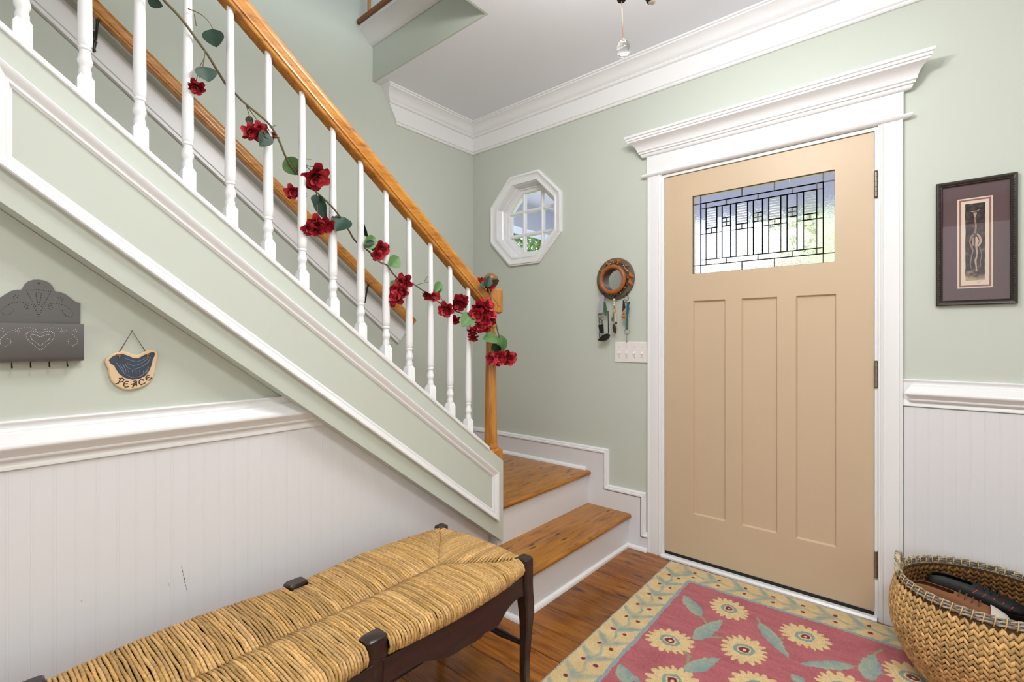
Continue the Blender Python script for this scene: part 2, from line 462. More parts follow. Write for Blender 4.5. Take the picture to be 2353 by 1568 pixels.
# ceiling with the stairwell opening; the header faces are painted like the walls
ce = MB().box(0, XR, OPY + 0.012, 0, CZ, 2.95); ce.box(OPX + 0.012, XR, YB, OPY + 0.012, CZ, 2.95)
struct(build(ce, 'ceiling', CEILM), 'plain white ceiling with a stairwell opening', 'ceiling')
hd = MB().box(0, OPX + 0.012, OPY, OPY + 0.0119, CZ + 0.001, 2.955); hd.box(OPX, OPX + 0.0119, YB, OPY, CZ + 0.001, 2.955)
struct(build(hd, 'wall_stairwell', GREEN), 'sage green faces of the stairwell opening', 'wall')
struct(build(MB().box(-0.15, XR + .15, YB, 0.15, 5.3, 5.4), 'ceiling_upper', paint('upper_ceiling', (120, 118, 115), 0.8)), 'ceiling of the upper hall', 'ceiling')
struct(build(MB().box(0, XR + .15, -0.02, 0.16, 3.02, 5.3), 'wall_upper', GREEN), 'wall of the upper hall', 'wall')
# upper landing edge: white cove trim, wooden nosing
tr = MB()
prof = [(0, 0), (0.012, 0), (0.03, 0.01), (0.055, 0.04), (0.085, 0.062), (0.095, 0.066), (0.095, 0.085), (0, 0.085)]
tr.mould(prof, (0, OPY, 2.956), (OPX + .0, OPY, 2.956), (0, -1, 0), (0, 0, 1), 0, 1)
tr.mould(prof, (OPX, OPY, 2.956), (OPX, YB, 2.956), (-1, 0, 0), (0, 0, 1), 0, 0)
struct(build(tr, 'trim_1', WHITE, smooth=40), 'white cove trim under the upper landing edge', 'trim')
up = MB().box(0, XR, OPY - 0.112, 0, 3.042, 3.07); up.box(OPX - .112, XR, YB, OPY - .112, 3.042, 3.07)
struct(build(up, 'floor_upper', NOSE, bevel=0.008), 'wooden floor edge of the upper landing', 'floor')
t = thing('gallery_baluster', 'slim wooden baluster on the upper landing above the cove trim', 'baluster', (0.075, -0.93, 3.07))
build(MB().lathe([(0.010, 0), (0.010, 0.1), (0.013, 0.12), (0.009, 0.15), (0.008, 0.9)], (0.075, -0.93, 3.07), 10), 'shaft', OAKV, t, 40)

# crown moulding and frieze
CROWN = [(0, 0), (0, -0.205), (0.010, -0.205), (0.014, -0.200), (0.014, -0.192), (0.020, -0.188), (0.020, -0.092), (0.030, -0.088), (0.034, -0.080), (0.032, -0.074),
         (0.040, -0.068), (0.046, -0.052), (0.058, -0.034), (0.074, -0.022), (0.084, -0.018), (0.084, -0.011), (0.092, -0.009), (0.092, 0)]
CROWN = CROWN[::-1]
c1 = MB().mould(CROWN, (0, 0, CZ - .0005), (XR, 0, CZ - .0005), (0, -1, 0), (0, 0, 1), 1, -1)
struct(build(c1, 'trim_2', WHITE, smooth=35), 'white stepped crown moulding above the entrance door', 'trim')
c2 = MB().mould(CROWN, (0, 0, CZ - .0005), (0, -0.80, CZ - .0005), (1, 0, 0), (0, 0, 1), 1, 0.0, 0, 0.55)
struct(build(c2, 'trim_3', WHITE, smooth=35), 'white crown moulding ending at the stairwell', 'trim')

# ================================================================== STAIR SKIRT AND BASEBOARDS
bs = sthing('baseboard_front', 'white stepped skirting climbing beside the stair', 'baseboard', (0.7, -0.008, 0))
out = [(0, 0.386), (0, 0.512), (1.118, 0.512), (1.118, 0.303), (1.352, 0.303), (1.352, 0.085), (1.384, 0.085), (1.384, 0.0), (1.0, 0.0), (1.0, 0.386)]
build(MB().prism(out, 1, -0.016, -0.0005), 'skirt_board', WAINS, bs)
CAP = [(0, 0), (0, 0.026), (0.010, 0.026), (0.016, 0.020), (0.016, 0.013), (0.022, 0.010), (0.022, 0.002), (0.016, -0.002), (0.016, -0.006), (0, -0.006)]
path = [(0, 0.505), (1.111, 0.505), (1.111, 0.296), (1.346, 0.296), (1.346, 0.078), (1.384, 0.078)]
cp = MB()
for i in range(len(path) - 1):
    a, b2 = path[i], path[i + 1]
    d = Vector((b2[0] - a[0], 0, b2[1] - a[1])).normalized(); upv = Vector((-d.z, 0, d.x))
    def turn(pth, k):
        if k <= 0 or k >= len(pth) - 1: return 0
        d0 = (pth[k][0] - pth[k - 1][0], pth[k][1] - pth[k - 1][1]); d1 = (pth[k + 1][0] - pth[k][0], pth[k + 1][1] - pth[k][1])
        return 1 if d0[0] * d1[1] - d0[1] * d1[0] > 0 else -1
    cp.mould(CAP, (a[0], 0, a[1]), (b2[0], 0, b2[1]), (0, -1, 0), upv, 0, 0, turn(path, i), -turn(path, i + 1))
build(cp, 'cap_molding', WHITE, bs, 35)
QR = [(0, 0), (0.017, 0), (0.016, 0.008), (0.012, 0.014), (0.006, 0.018), (0, 0.019)]
build(MB().mould(QR, (1.262, -0.016, 0), (1.384, -0.016, 0), (0, -1, 0), (0, 0, 1), 1, 0), 'quarter_round', WHITE, bs, 50)
build(MB().mould(QR, (0.0, -0.016, 0.386), (0.99, -0.016, 0.386), (0, -1, 0), (0, 0, 1), 0, 0), 'quarter_round', WHITE, bs, 50)
# landing baseboard on the stair wall
b2_ = MB().box(0.0005, 0.016, -0.62, -0.022, 0.386, 0.512); b2_.mould(CAP, (0, -0.62, .505), (0, -.022, .505), (1, 0, 0), (0, 0, 1))
struct(build(b2_, 'baseboard_stair', WAINS, smooth=35), 'white baseboard at the back of the landing', 'baseboard')

# ================================================================== STAIRCASE
st = thing('staircase', 'staircase with white turned balusters, oak handrail and green panelled stringer', 'staircase', (1.0, -0.9, 0))
def tread(x0, x1, y0, y1, z, t=0.028, nose=(1, 0)):
    mb = MB(); h = t / 2
    if nose[0]:
        arc = [(x1 - h + h * math.sin(a), z - h + h * math.cos(a)) for a in [math.pi * k / 8 for k in range(9)]]
        mb.prism([(x0, z)] + arc + [(x0, z - t)], 1, y0, y1)
    else:
        arc = [(y1 - h + h * math.sin(a), z - h + h * math.cos(a)) for a in [math.pi * k / 8 for k in range(9)]]
        mb.prism([(y0, z)] + arc + [(y0, z - t)], 0, x0, x1)
    return mb
Z1, Z2 = 0.188, 0.386
build(tread(0.985, 1.286, -1.005, -0.0165, Z1), 'tread', PINE, st, 40)
# landing boards
lw = [(-0.0, 0.20), (0.20, 0.44), (0.44, 0.70)]
for a, b2 in lw: build(MB().box(a + .0005, b2 - .0008, -0.985, -0.0165, Z2 - .028, Z2), 'landing_board', PINE, st, bevel=0.0012)
build(tread(0.70, 1.022, -0.985, -0.0165, Z2), 'landing_nosing', PINE, st, 40)
build(MB().box(0.965, 1.262, -0.987, -0.0165, 0.0, Z1 - .028), 'riser', WAINS, st)
build(MB().box(0.94, 1.0, -0.83, -0.0165, 0.0, Z2 - .028), 'riser', WAINS, st)
q1 = MB().mould(QR, (1.262, -0.0165, 0), (1.262, -0.987, 0), (1, 0, 0), (0, 0, 1), 1, 1)
q1.mould(QR, (1.262, -0.987, 0), (XW + .01, -0.987, 0), (0, -1, 0), (0, 0, 1), -1, 0)
build(q1, 'quarter_round', WHITE, st, 50)
# flight behind the stringer
k = 0; yy = -0.985; zz = Z2
while zz < 2.6:
    nz = zz + 0.19
    build(MB().box(0.001, 0.944, yy - .015, yy, zz, nz - .028), 'riser', WAINS, st)
    build(tread(0.001, 0.944, yy - .2474, yy + .025, nz, nose=(0, 1)), 'tread', PINE, st, 40)
    yy -= 0.2474; zz = nz
YE = -3.45
sb = MB().prism([(YE, strbot(YE)), (-0.815, strbot(-0.815)), (-0.815, strtop(-0.815)), (YE, strtop(YE))], 0, 0.945, XS)
stringer = build(sb, 'stringer', GREEN, st)
# white cap on the stringer
build(MB().prism([(YE, strtop(YE) - .008), (-0.912, strtop(-0.912) - .008), (-0.915, strtop(-0.915) + .009), (YE, strtop(YE) + .009)], 0, 0.938, XS + 0.006), 'shoe_rail', WHITE, stringer, bevel=0.003)
# soffit filling behind the stringer
build(MB().prism([(YE, strbot(YE)), (-0.99, strbot(-0.99)), (-0.99, strbot(-0.99) + .02), (YE, strbot(YE) + .02)], 0, 0.0, 0.9449), 'soffit', GREEN, st)
# panel mouldings (mitred frame on the stringer face)
PM = [(0, 0), (0.017, 0.0), (0.019, 0.003), (0.018, 0.007), (0.0115, 0.015), (0.008, 0.021), (0.0085, 0.024), (0.0075, 0.027), (0.004, 0.0285), (0.002, 0.032), (0, 0.032)]
def panel(ya, yb):
    pts = [(yb, strtop(yb) - 0.078), (ya, strtop(ya) - 0.078), (ya, strbot(ya) + 0.076), (yb, strbot(yb) + 0.076)]   # yb > ya : right top, left top, left bottom, right bottom
    n = 4
    for i in range(4):
        a = Vector((0, pts[i][0], pts[i][1])); b = Vector((0, pts[(i + 1) % 4][0], pts[(i + 1) % 4][1]))
        pa = Vector((0, pts[i - 1][0], pts[i - 1][1])); nb = Vector((0, pts[(i + 2) % 4][0], pts[(i + 2) % 4][1]))
        d = (b - a).normalized(); dp = (a - pa).normalized(); dn = (nb - b).normalized()
        cen = Vector((0, sum(p[0] for p in pts) / 4, sum(p[1] for p in pts) / 4))
        upv = Vector((0, -d.z, d.y))
        if upv.dot(cen - a) < 0: upv = -upv
        # mitre slope: bisector between -dp and d at a, and -d and dn at b
        bi = (d - dp); bi2 = (dn - d)
        s0 = bi.dot(d) / bi.dot(upv); s1 = bi2.dot(d) / bi2.dot(upv)
        build(MB().mould(PM, (XS, a.y, a.z), (XS, b.y, b.z), (1, 0, 0), upv, 0, 0, s0, s1), 'panel_molding', WHITE, stringer, 30)
panel(-2.484, -0.861)
panel(-3.42, -2.62)

# balusters
def baluster_mesh():
    """square foot cut to slope handled by sinking it into the shoe; local z=0 at shoe line"""
    mb = MB()
    h = 0.0165; c = 0.006
    # square base with chamfered shoulders
    sec = [(h, -0.02), (h, 0.060), (0.0105, 0.076)]
    v = []; f = []
    def ring(hw, z, corner):
        return [(sx * (hw), sy * (hw), z) for sx, sy in ((-1, -1), (1, -1), (1, 1), (-1, 1))]
    rings = [ring(h, -0.035, 0), ring(h, 0.044, 0), ring(0.0095, 0.058, 0)]
    for r_ in rings: v += r_
    for i in range(2):
        for j in range(4): f.append((i * 4 + j, i * 4 + (j + 1) % 4, (i + 1) * 4 + (j + 1) % 4, (i + 1) * 4 + j))
    f.append((3, 2, 1, 0)); f.append((8, 9, 10, 11))
    mb.add(v, f)
    prof = [(0.0120, 0.050), (0.0132, 0.060), (0.0132, 0.068), (0.0112, 0.074), (0.0118, 0.080), (0.0150, 0.087), (0.0155, 0.093), (0.0135, 0.101), (0.0112, 0.112), (0.0112, 0.118),
            (0.0138, 0.121), (0.0138, 0.126), (0.0118, 0.128), (0.0146, 0.134), (0.0150, 0.150), (0.0135, 0.30), (0.0112, 0.48), (0.0096, 0.665)]
    mb.lathe(prof, (0, 0, 0), 24)
    return mesh_from(mb, 'baluster', WHITE, 30)
BME = baluster_mesh()
NB = 20
for i in range(NB):
    yb = -1.003 - 0.11 * i
    z = strtop(yb) + 0.009
    inst(BME, 'baluster', st, (0.98, yb, z + 0.012))
# handrail (profile extruded along the slope)
hs = math.hypot(1, SL); dirv = Vector((0, -1, SL)) / hs; upn = Vector((0, SL, 1)) / hs
def railprof(w2, h):
    p = [(-w2 * .62, 0), (w2 * .62, 0), (w2 * .72, h * .05), (w2 * .78, h * .16), (w2 * .92, h * .20), (w2 * .92, h * .26), (w2 * .80, h * .31), (w2 * .82, h * .42), (w2 * 1.0, h * .60), (w2 * 1.0, h * .74), (w2 * .88, h * .90), (w2 * .55, h * .985), (0, h)]
    return p + [(-a, b) for a, b in p[::-1][1:-1]]
hr = MB()
zr = lambda y: 1.407 + SL * (-1.003 - y)
p0 = Vector((0.98, -0.885, zr(-0.885))); p1 = Vector((0.98, -3.3, zr(-3.3)))
hr.mould(railprof(0.030, 0.062), p0, p1, (1, 0, 0), upn, 0, 0, SL, SL)
build(hr, 'handrail', OAKS, st, 28)
# newel post
NX, NY = 0.98, -0.853
nw = MB()
def sqblock(mb, hw, z0, z1, ch):
    rr = []
    for hwi, z in ((hw - ch, z0), (hw, z0 + ch), (hw, z1 - ch), (hw - ch, z1)):
        rr.append([(NX + sx * hwi, NY + sy * hwi, z) for sx, sy in ((-1, -1), (1, -1), (1, 1), (-1, 1))])
    v = sum(rr, []); f = [(3, 2, 1, 0), (12, 13, 14, 15)]
    for i in range(3):
        for j in range(4): f.append((i * 4 + j, i * 4 + (j + 1) % 4, (i + 1) * 4 + (j + 1) % 4, (i + 1) * 4 + j))
    mb.add(v, f)
sqblock(nw, 0.040, Z2, 0.662, 0.010)
sqblock(nw, 0.040, 1.300, 1.423, 0.010)
nw.lathe([(0.030, 0.655), (0.034, 0.662), (0.034, 0.672), (0.030, 0.680), (0.0315, 0.69), (0.030, 0.74), (0.0225, 1.22), (0.0215, 1.232), (0.027, 1.240), (0.027, 1.250), (0.022, 1.258), (0.021, 1.275), (0.026, 1.287), (0.031, 1.302)], (NX, NY, 0), 24)
nw.lathe([(0.030, 1.420), (0.018, 1.428), (0.016, 1.440), (0.020, 1.450)], (NX, NY, 0), 20)
newel = build(nw, 'newel_post', OAKV, st, 35)
build(MB().lathe([(0.016, 1.448), (0.030, 1.456), (0.0355, 1.464), (0.0355, 1.470), (0.030, 1.481), (0.018, 1.491), (0.004, 1.495), (0.0005, 1.4952)], (NX, NY, 0), 24), 'newel_cap', paint('bronzed_cap', (132, 92, 52), 0.3), newel, 60)

# ================================================================== WALL HANDRAIL
wh = thing('wall_handrail', 'oak handrail on a white backing board along the far stair wall', 'handrail', (0.05, -0.65, 1.2))
def brd(y): return 1.150 + 0.775 * (-0.68 - y)
SB = 0.775; hb = math.hypot(1, SB); db = Vector((0, -1, SB)) / hb; ub = Vector((0, SB, 1)) / hb
bprof = [(0, 0), (0.008, 0), (0.016, 0.004), (0.016, 0.010), (0.011, 0.013), (0.011, 0.019), (0.018, 0.022), (0.018, 0.105), (0, 0.105)]
build(MB().mould(bprof, (0.0005, -0.68, brd(-.68)), (0.0005, -3.3, brd(-3.3)), (1, 0, 0), ub), 'backing_board', WHITE, wh, 30)
rp = MB().mould(railprof(0.026, 0.052), Vector((0.088, -0.640, 1.262)), Vector((0.088, -3.3, 1.262 + SB * 2.66)), (1, 0, 0), ub, 0, 0, 0, 0)
build(rp, 'rail', OAKS, wh, 28)
for (u, v) in ((222, 78), (842, 690)):
    p = px(u, v, 0, 0.07)
    mb = MB()
    mb.lathe([(0.0105, 0.0), (0.0105, 0.006), (0.006, 0.010)], (0.018, p.y, p.z - .012), 12, 0)
    mb.tube([(0.022, p.y, p.z + .028), (0.022, p.y, p.z - .02), (0.022, p.y, p.z - .045)], [0.005, 0.008, 0.004], 8)
    mb.sphere((0.023, p.y, p.z - .048), 0.0065, 8, 6)
    zt = 1.262 + SB * (-0.64 - p.y)
    mb.tube([(0.024, p.y, p.z - .01), (0.055, p.y, p.z - .012), (0.080, p.y, zt - .018), (0.088, p.y, zt - .002)], [0.006, 0.005, 0.005, 0.007], 8)
    mb.obj = 1
    build(mb, 'bracket', STEEL, wh, 50)

# ================================================================== WAINSCOT (under the stair and right of the door)
BW = 0.0402
ws = sthing('trim_4', 'white beadboard wainscot below the stair', 'wainscot', (XW, -2.0, 0))
def beadboard_poly(w_):   # cross-section (along, out)
    return [(0, 0), (w_, 0), (w_, 0.0054), (w_ - .0010, 0.0058), (w_ - .0024, 0.0060), (w_ - .0038, 0.0058), (w_ - .0048, 0.0054), (w_ - .0058, 0.0060), (0.0008, 0.0060), (0, 0.0055)]
nbd = 0
y0 = -2.454 - BW * 61
while y0 < -0.832 - BW:
    zt0 = min(0.90, strbot(y0 + BW) + 0.004, strbot(y0) + .004); zt1 = zt0
    za, zb = min(0.90, strbot(y0) + .004), min(0.90, strbot(y0 + BW) + .004)
    mb = MB(); poly = beadboard_poly(BW)
    n = len(poly)
    v = [(XW - .0115 + o, y0 + a, 0.001) for a, o in poly] + [(XW - .0115 + o, y0 + a, za + (zb - za) * a / BW) for a, o in poly]
    f = [tuple(range(n))[::-1], tuple(range(n, 2 * n))] + [(i, (i + 1) % n, n + (i + 1) % n, n + i) for i in range(n)]
    mb.add(v, f)
    build(mb, 'board', WAINS, ws)
    y0 += BW
# scuff marks on the wainscot
sc_ = MB()
for a, b2, wd in (((417, 1302), (430, 1360), .0009), ((385, 1335), (391, 1352), .0004), ((186, 1381), (190, 1385), .0006)):
    A = px(*a, 0, XW - .0052); B = px(*b2, 0, XW - .0052)
    n_ = 7
    for i in range(n_):
        c0 = A.lerp(B, i / n_); c1 = A.lerp(B, (i + 0.8) / n_); ww = wd * random.uniform(.4, 1)
        sc_.add([(c0.x, c0.y - ww, c0.z), (c0.x, c0.y + ww, c0.z), (c1.x, c1.y + ww, c1.z), (c1.x, c1.y - ww, c1.z)], [(0, 1, 2, 3)])
build(sc_, 'scuff_mark', paint('dark_scuff', (70, 52, 50), 0.7), ws)
CHAIR = [(0, 0.108), (0.010, 0.108), (0.013, 0.1045), (0.012, 0.100), (0.0095, 0.097), (0.0095, 0.091), (0.0135, 0.0885), (0.019, 0.085), (0.0195, 0.081), (0.022, 0.078), (0.027, 0.070), (0.034, 0.060), (0.038, 0.053), (0.0375, 0.0485),
         (0.033, 0.044), (0.026, 0.036), (0.022, 0.030), (0.0225, 0.026), (0.021, 0.0225), (0.017, 0.020), (0.013, 0.0155), (0.012, 0.009), (0.0135, 0.006), (0.013, 0.001), (0.010, -0.001), (0, -0.001)]
def scaled(p, a, b): return [(o * a, u * b) for o, u in p]
cr_ = MB().mould(scaled(CHAIR, 1.05, 1.055), (XW - .012, YB, 0.880), (XW - .012, -1.68, 0.880), (1, 0, 0), (0, 0, 1), 0, 0, 0, -1 / SL)
struct(build(cr_, 'trim_5', WHITE, smooth=40), 'white moulded chair rail below the stair', 'trim')
# right of the door
wr = sthing('trim_6', 'white beadboard wainscot right of the entrance door', 'wainscot', (3.3, 0, 0))
mb = MB(); poly = beadboard_poly(BW)
mb.prism([(a, -o) for a, o in poly], 2, 0.0, 0.905)
bdm = mesh_from(mb, 'board', WAINS)
x = 2.4885
while x < XR - BW: inst(bdm, 'board', wr, (x, -0.0005, 0.001)); x += BW
cr2 = MB().mould(CHAIR[:6] + [(0.0095, .012), (.012, .009), (0.012, 0.0), (0, 0)], (2.4872, -.0005, 0.911), (XR, -.0005, 0.911), (0, -1, 0), (0, 0, 1))
cr2.mould([(0.004, 0.0905)] + CHAIR[6:21] + [(0.004, 0.0150)], (2.528, -.0005, 0.911), (XR, -.0005, 0.911), (0, -1, 0), (0, 0, 1), -0.95, 0)
struct(build(cr2, 'trim_7', WHITE, smooth=40), 'white moulded chair rail with a mitred return beside the door', 'trim')

# ================================================================== ENTRANCE DOOR
dr = sthing('door_1', 'beige craftsman entrance door with three panels and a leaded glass light', 'door', (1.934, 0.02, 0.03))
X0, X1, ZB, ZTD = 1.4775, 2.3905, 0.030, 2.055
YF = 0.004
panels = [(1.628, 1.790), (1.866, 2.024), (2.101, 2.257)]
GX0, GX1, GZ0, GZ1 = 1.624, 2.252, 1.521, 1.929
xs = sorted({X0, X1, GX0, GX1} | {a for p in panels for a in p}); zs = [ZB, 0.262, 1.380, GZ0, GZ1, ZTD]
def hole(xa, xb, za, zb):
    for a, b2 in panels:
        if xa >= a - 1e-6 and xb <= b2 + 1e-6 and abs(za - .262) < 1e-6: return True
    return xa >= GX0 - 1e-6 and xb <= GX1 + 1e-6 and abs(za - GZ0) < 1e-6
sl = MB()
for i in range(len(xs) - 1):
    for j in range(len(zs) - 1):
        if not hole(xs[i], xs[i + 1], zs[j], zs[j + 1]):
            sl.add([(xs[i], YF, zs[j]), (xs[i + 1], YF, zs[j]), (xs[i + 1], YF, zs[j + 1]), (xs[i], YF, zs[j + 1])], [(0, 1, 2, 3)])
# edges + back
sl.add([(X0, YF, ZB), (X1, YF, ZB), (X1, YF, ZTD), (X0, YF, ZTD), (X0, YF + .044, ZB), (X1, YF + .044, ZB), (X1, YF + .044, ZTD), (X0, YF + .044, ZTD)],
       [(0, 1, 5, 4), (1, 2, 6, 5), (2, 3, 7, 6), (3, 0, 4, 7)])
for (xa, xb, za, zb) in ((X0, GX0, ZB, ZTD), (GX1, X1, ZB, ZTD), (GX0, GX1, ZB, GZ0), (GX0, GX1, GZ1, ZTD)):
    sl.add([(xa, YF + .044, za), (xb, YF + .044, za), (xb, YF + .044, zb), (xa, YF + .044, zb)], [(3, 2, 1, 0)])
# glass reveal
for y0_, y1_ in ((YF, YF + .044),):
    sl.add([(GX0, y0_, GZ0), (GX1, y0_, GZ0), (GX1, y0_, GZ1), (GX0, y0_, GZ1), (GX0, y1_, GZ0), (GX1, y1_, GZ0), (GX1, y1_, GZ1), (GX0, y1_, GZ1)], [(0, 1, 5, 4), (1, 2, 6, 5), (2, 3, 7, 6), (3, 0, 4, 7)])
slab = build(sl, 'slab', DOORP, dr)
for a, b2 in panels:
    mb = MB(); i_, d_ = 0.006, 0.011
    za, zb = 0.262, 1.380
    mb.add([(a, YF, za), (b2, YF, za), (b2, YF, zb), (a, YF, zb), (a + i_, YF + d_, za + i_), (b2 - i_, YF + d_, za + i_), (b2 - i_, YF + d_, zb - i_), (a + i_, YF + d_, zb - i_)],
           [(0, 1, 5, 4), (1, 2, 6, 5), (2, 3, 7, 6), (3, 0, 4, 7), (4, 5, 6, 7)])
    build(mb, 'panel', DOORP, slab)
# leaded light
lg = build(MB().box(GX0, GX1, 0.012, 0.016, GZ1 - .0012, GZ1).box(GX0, GX1, .012, .016, GZ0, GZ0 + .0012), 'leaded_light', CAME, dr)
GXs = [1.624, 1.664, 1.691, 1.745, 1.771, 1.812, 1.838, 1.891, 1.917, 1.958, 1.985, 2.037, 2.063, 2.104, 2.130, 2.182, 2.207, 2.252]
zt, z1, z2, zr_, zq, zm1, zm2, zb2, zb1, z0 = GZ1, 1.885, 1.857, 1.751, 1.725, 1.793, 1.772, 1.591, 1.564, GZ0
panes = []
def pane(xa, xb, za, zb, mat): panes.append((xa, xb, za, zb, mat))
# outer border
tb = [1.664, 1.865, 2.010, 2.207]
for za, zb in ((z1, zt), (z0, zb1)):
    pane(1.624, 1.664, za, zb, SEEDG); pane(2.207, 2.252, za, zb, SEEDG)
    for i in range(3): pane(tb[i], tb[i + 1], za, zb, SEEDG)
pane(1.624, 1.664, zb1, z1, SEEDG); pane(2.207, 2.252, zb1, z1, SEEDG)
ib = [1.691, 1.791, 1.938, 2.084, 2.182]
for za, zb in ((z2, z1), (zb1, zb2)):
    pane(1.664, 1.691, za, zb, BEVG); pane(2.182, 2.207, za, zb, BEVG)
    for i in range(4): pane(ib[i], ib[i + 1], za, zb, BEVG)
cols = ['n', 'w', 'n', 'm', 'n', 'w', 'n', 'm', 'n', 'w', 'n', 'm', 'n', 'w', 'n']
for i, c in enumerate(cols):
    xa, xb = GXs[i + 1], GXs[i + 2]
    if c == 'w':
        pane(xa, xb, zr_, z2, RIBG); xm = (xa + xb) / 2
        pane(xa, xm, zq, zr_, BEVG); pane(xm, xb, zq, zr_, BEVG); pane(xa, xb, zb2, zq, SEEDG if False else BEVG)
    elif c == 'n':
        pane(xa, xb, zq, z2, BEVG); pane(xa, xb, zb2, zq, SEEDG)
    else:
        xm = (xa + xb) / 2
        pane(xa, xb, zm1, z2, SEEDG)
        for za, zb in ((zm2, zm1), (zr_, zm2)): pane(xa, xm, za, zb, BEVG); pane(xm, xb, za, zb, BEVG)
        pane(xa, xb, zb2, zr_, BEVG)
for xa, xb, za, zb, m in panes:
    build(MB().box(xa + .0015, xb - .0015, 0.0155, 0.0185, za + .0015, zb - .0015), 'pane', m, lg)
cm = MB(); e = 0.0019
segs = set()
for xa, xb, za, zb, m in panes:
    segs |= {(xa, za, xb, za), (xa, zb, xb, zb), (xa, za, xa, zb), (xb, za, xb, zb)}
for xa, za, xb, zb in segs:
    cm.box(xa - (e if xa == xb else 0), xb + (e if xa == xb else 0), 0.0125, 0.0205, za - (e if za == zb else 0), zb + (e if za == zb else 0))
build(cm, 'lead_came', CAME, lg)
# hinges, sweep, threshold
for zc in (1.830, 1.032, 0.233):
    mb = MB()
    for k in range(5): mb.lathe([(0.0066, 0.0005), (0.0066, 0.0205)], (2.3985, -0.0055, zc - .0525 + k * .021), 12)
    mb.lathe([(0.004, 0), (0.0066, .003), (.004, .006)], (2.3985, -.0055, zc + .0525), 10); mb.lathe([(0.004, 0), (0.0066, .003), (.004, .006)], (2.3985, -.0055, zc - .0585), 10)
    build(mb, 'hinge', NICKEL, dr, 40)
build(MB().box(X0, X1, 0.0, 0.03, 0.012, 0.030), 'door_sweep', BLACK, dr)
build(MB().prism([(-0.030, 0.0), (-0.030, 0.008), (-0.022, 0.016), (0.16, 0.016), (0.16, 0.0)], 0, 1.4645, 2.4035), 'threshold', WHITE, dr)
# casing, jambs, entablature
cs = sthing('trim_8', 'white fluted door casing with a cornice head', 'trim', (1.934, 0, 0))
CSP = [(0, 0), (0, 0.0), (0.016, 0.0), (0.018, 0.004), (0.018, 0.009), (0.0145, 0.012), (0.0155, 0.03), (0.0155, 0.055), (0.0145, 0.062), (0.0175, 0.066), (0.0155, 0.071), (0.012, 0.0735), (0.012, 0.080), (0, 0.080)]
CSP = [(o, u) for o, u in CSP[1:]]
build(MB().mould(CSP, (1.383, -.0005, 0.0), (1.383, -.0005, 2.074), (0, -1, 0), (1, 0, 0)), 'side_casing', WHITE, cs, 30)
build(MB().mould(CSP, (2.4865, -.0005, 0.0), (2.4865, -.0005, 2.074), (0, -1, 0), (-1, 0, 0)), 'side_casing', WHITE, cs, 30)
build(MB().box(DX0, 1.4745, -0.004, 0.16, 0.0162, 2.0575).box(2.3935, DX1, -0.004, .16, .0162, 2.0575).box(DX0, DX1, -0.004, .16, 2.0576, 2.0719), 'jamb', WHITE, cs)
HB = [(0, 0), (0.016, 0), (0.021, 0.003), (0.026, 0.007), (0.028, 0.012), (0.026, 0.017), (0.018, 0.020), (0, 0.020)]
def capped(prof, x0, x1, z, name, sm=35):
    """moulding with mitred returns on both ends (out along -Y)"""
    mb = MB().mould(prof, (x0, -.0005, z), (x1, -.0005, z), (0, -1, 0), (0, 0, 1), -1, 1)
    return build(mb, name, WHITE, cs, sm)
capped(HB, 1.377, 2.491, 2.074, 'bead_strip')
build(MB().box(1.379, 2.489, -0.0185, -.0005, 2.094, 2.190), 'frieze_board', WHITE, cs, bevel=0.0015)
CN = [(0, 0), (0.020, 0), (0.026, 0.003), (0.030, 0.010), (0.030, 0.016), (0.038, 0.018), (0.038, 0.026), (0.044, 0.030), (0.046, 0.040), (0.052, 0.054), (0.064, 0.068), (0.080, 0.076), (0.084, 0.078), (0.084, 0.086), (0.090, 0.088), (0.090, 0.098), (0.096, 0.101), (0.098, 0.109), (0.098, 0.112), (0, 0.112)]
capped(CN, 1.379, 2.489, 2.186, 'cornice')

# ================================================================== OCTAGON WINDOW
wn = sthing('window_1', 'white octagonal window with a nine-light grid', 'window', (OC[0], 0, OC[1]))
def octpts(ap): return [(OC[0] + ap / math.cos(R(22.5)) * math.cos(R(22.5 + 45 * k)), OC[1] + ap / math.cos(R(22.5)) * math.sin(R(22.5 + 45 * k))) for k in range(8)]
def octring(prof, name, mat, smooth=30):
    """closed profile of (apothem, y)"""
    mb = MB(); n = len(prof); v = []; f = []
    for k in range(8):
        for ap, yv in prof:
            a = R(22.5 + 45 * k); r = ap / math.cos(R(22.5))
            v.append((OC[0] + r * math.cos(a), yv, OC[1] + r * math.sin(a)))
    for k in range(8):
        for i in range(n): f.append((k * n + i, k * n + (i + 1) % n, ((k + 1) % 8) * n + (i + 1) % n, ((k + 1) % 8) * n + i))
    mb.add(v, f)
    return build(mb, name, mat, wn, smooth)
octring([(0.247, -.0005), (0.247, -0.012), (0.252, -0.014), (0.258, -0.014), (0.261, -0.011), (0.278, -0.013), (0.288, -0.018), (0.291, -0.022), (0.298, -0.022), (0.301, -0.016), (0.307, -0.016), (0.307, -.0005)], 'casing', WHITE)
octring([(0.2515, -.0004), (0.2515, 0.158), (0.236, 0.158), (0.236, 0.105), (0.236, 0.045), (0.243, 0.038), (0.243, -.0004)], 'jamb', WHITE)
octring([(0.2355, 0.058), (0.2355, 0.112), (0.203, 0.112), (0.203, 0.078), (0.207, 0.072), (0.222, 0.070), (0.225, 0.058)], 'sash', WHITE)
MX = (0.421, 0.580); MZ = (1.904, 2.066)
mu = 0.0105
for xm in MX: build(MB().prism([(xm - mu, 0.080), (xm - mu * .5, 0.076), (xm + mu * .5, 0.076), (xm + mu, 0.080), (xm + mu, 0.104), (xm - mu, 0.104)], 2, OC[1] - .203, OC[1] + .203), 'muntin', WHITE, wn)
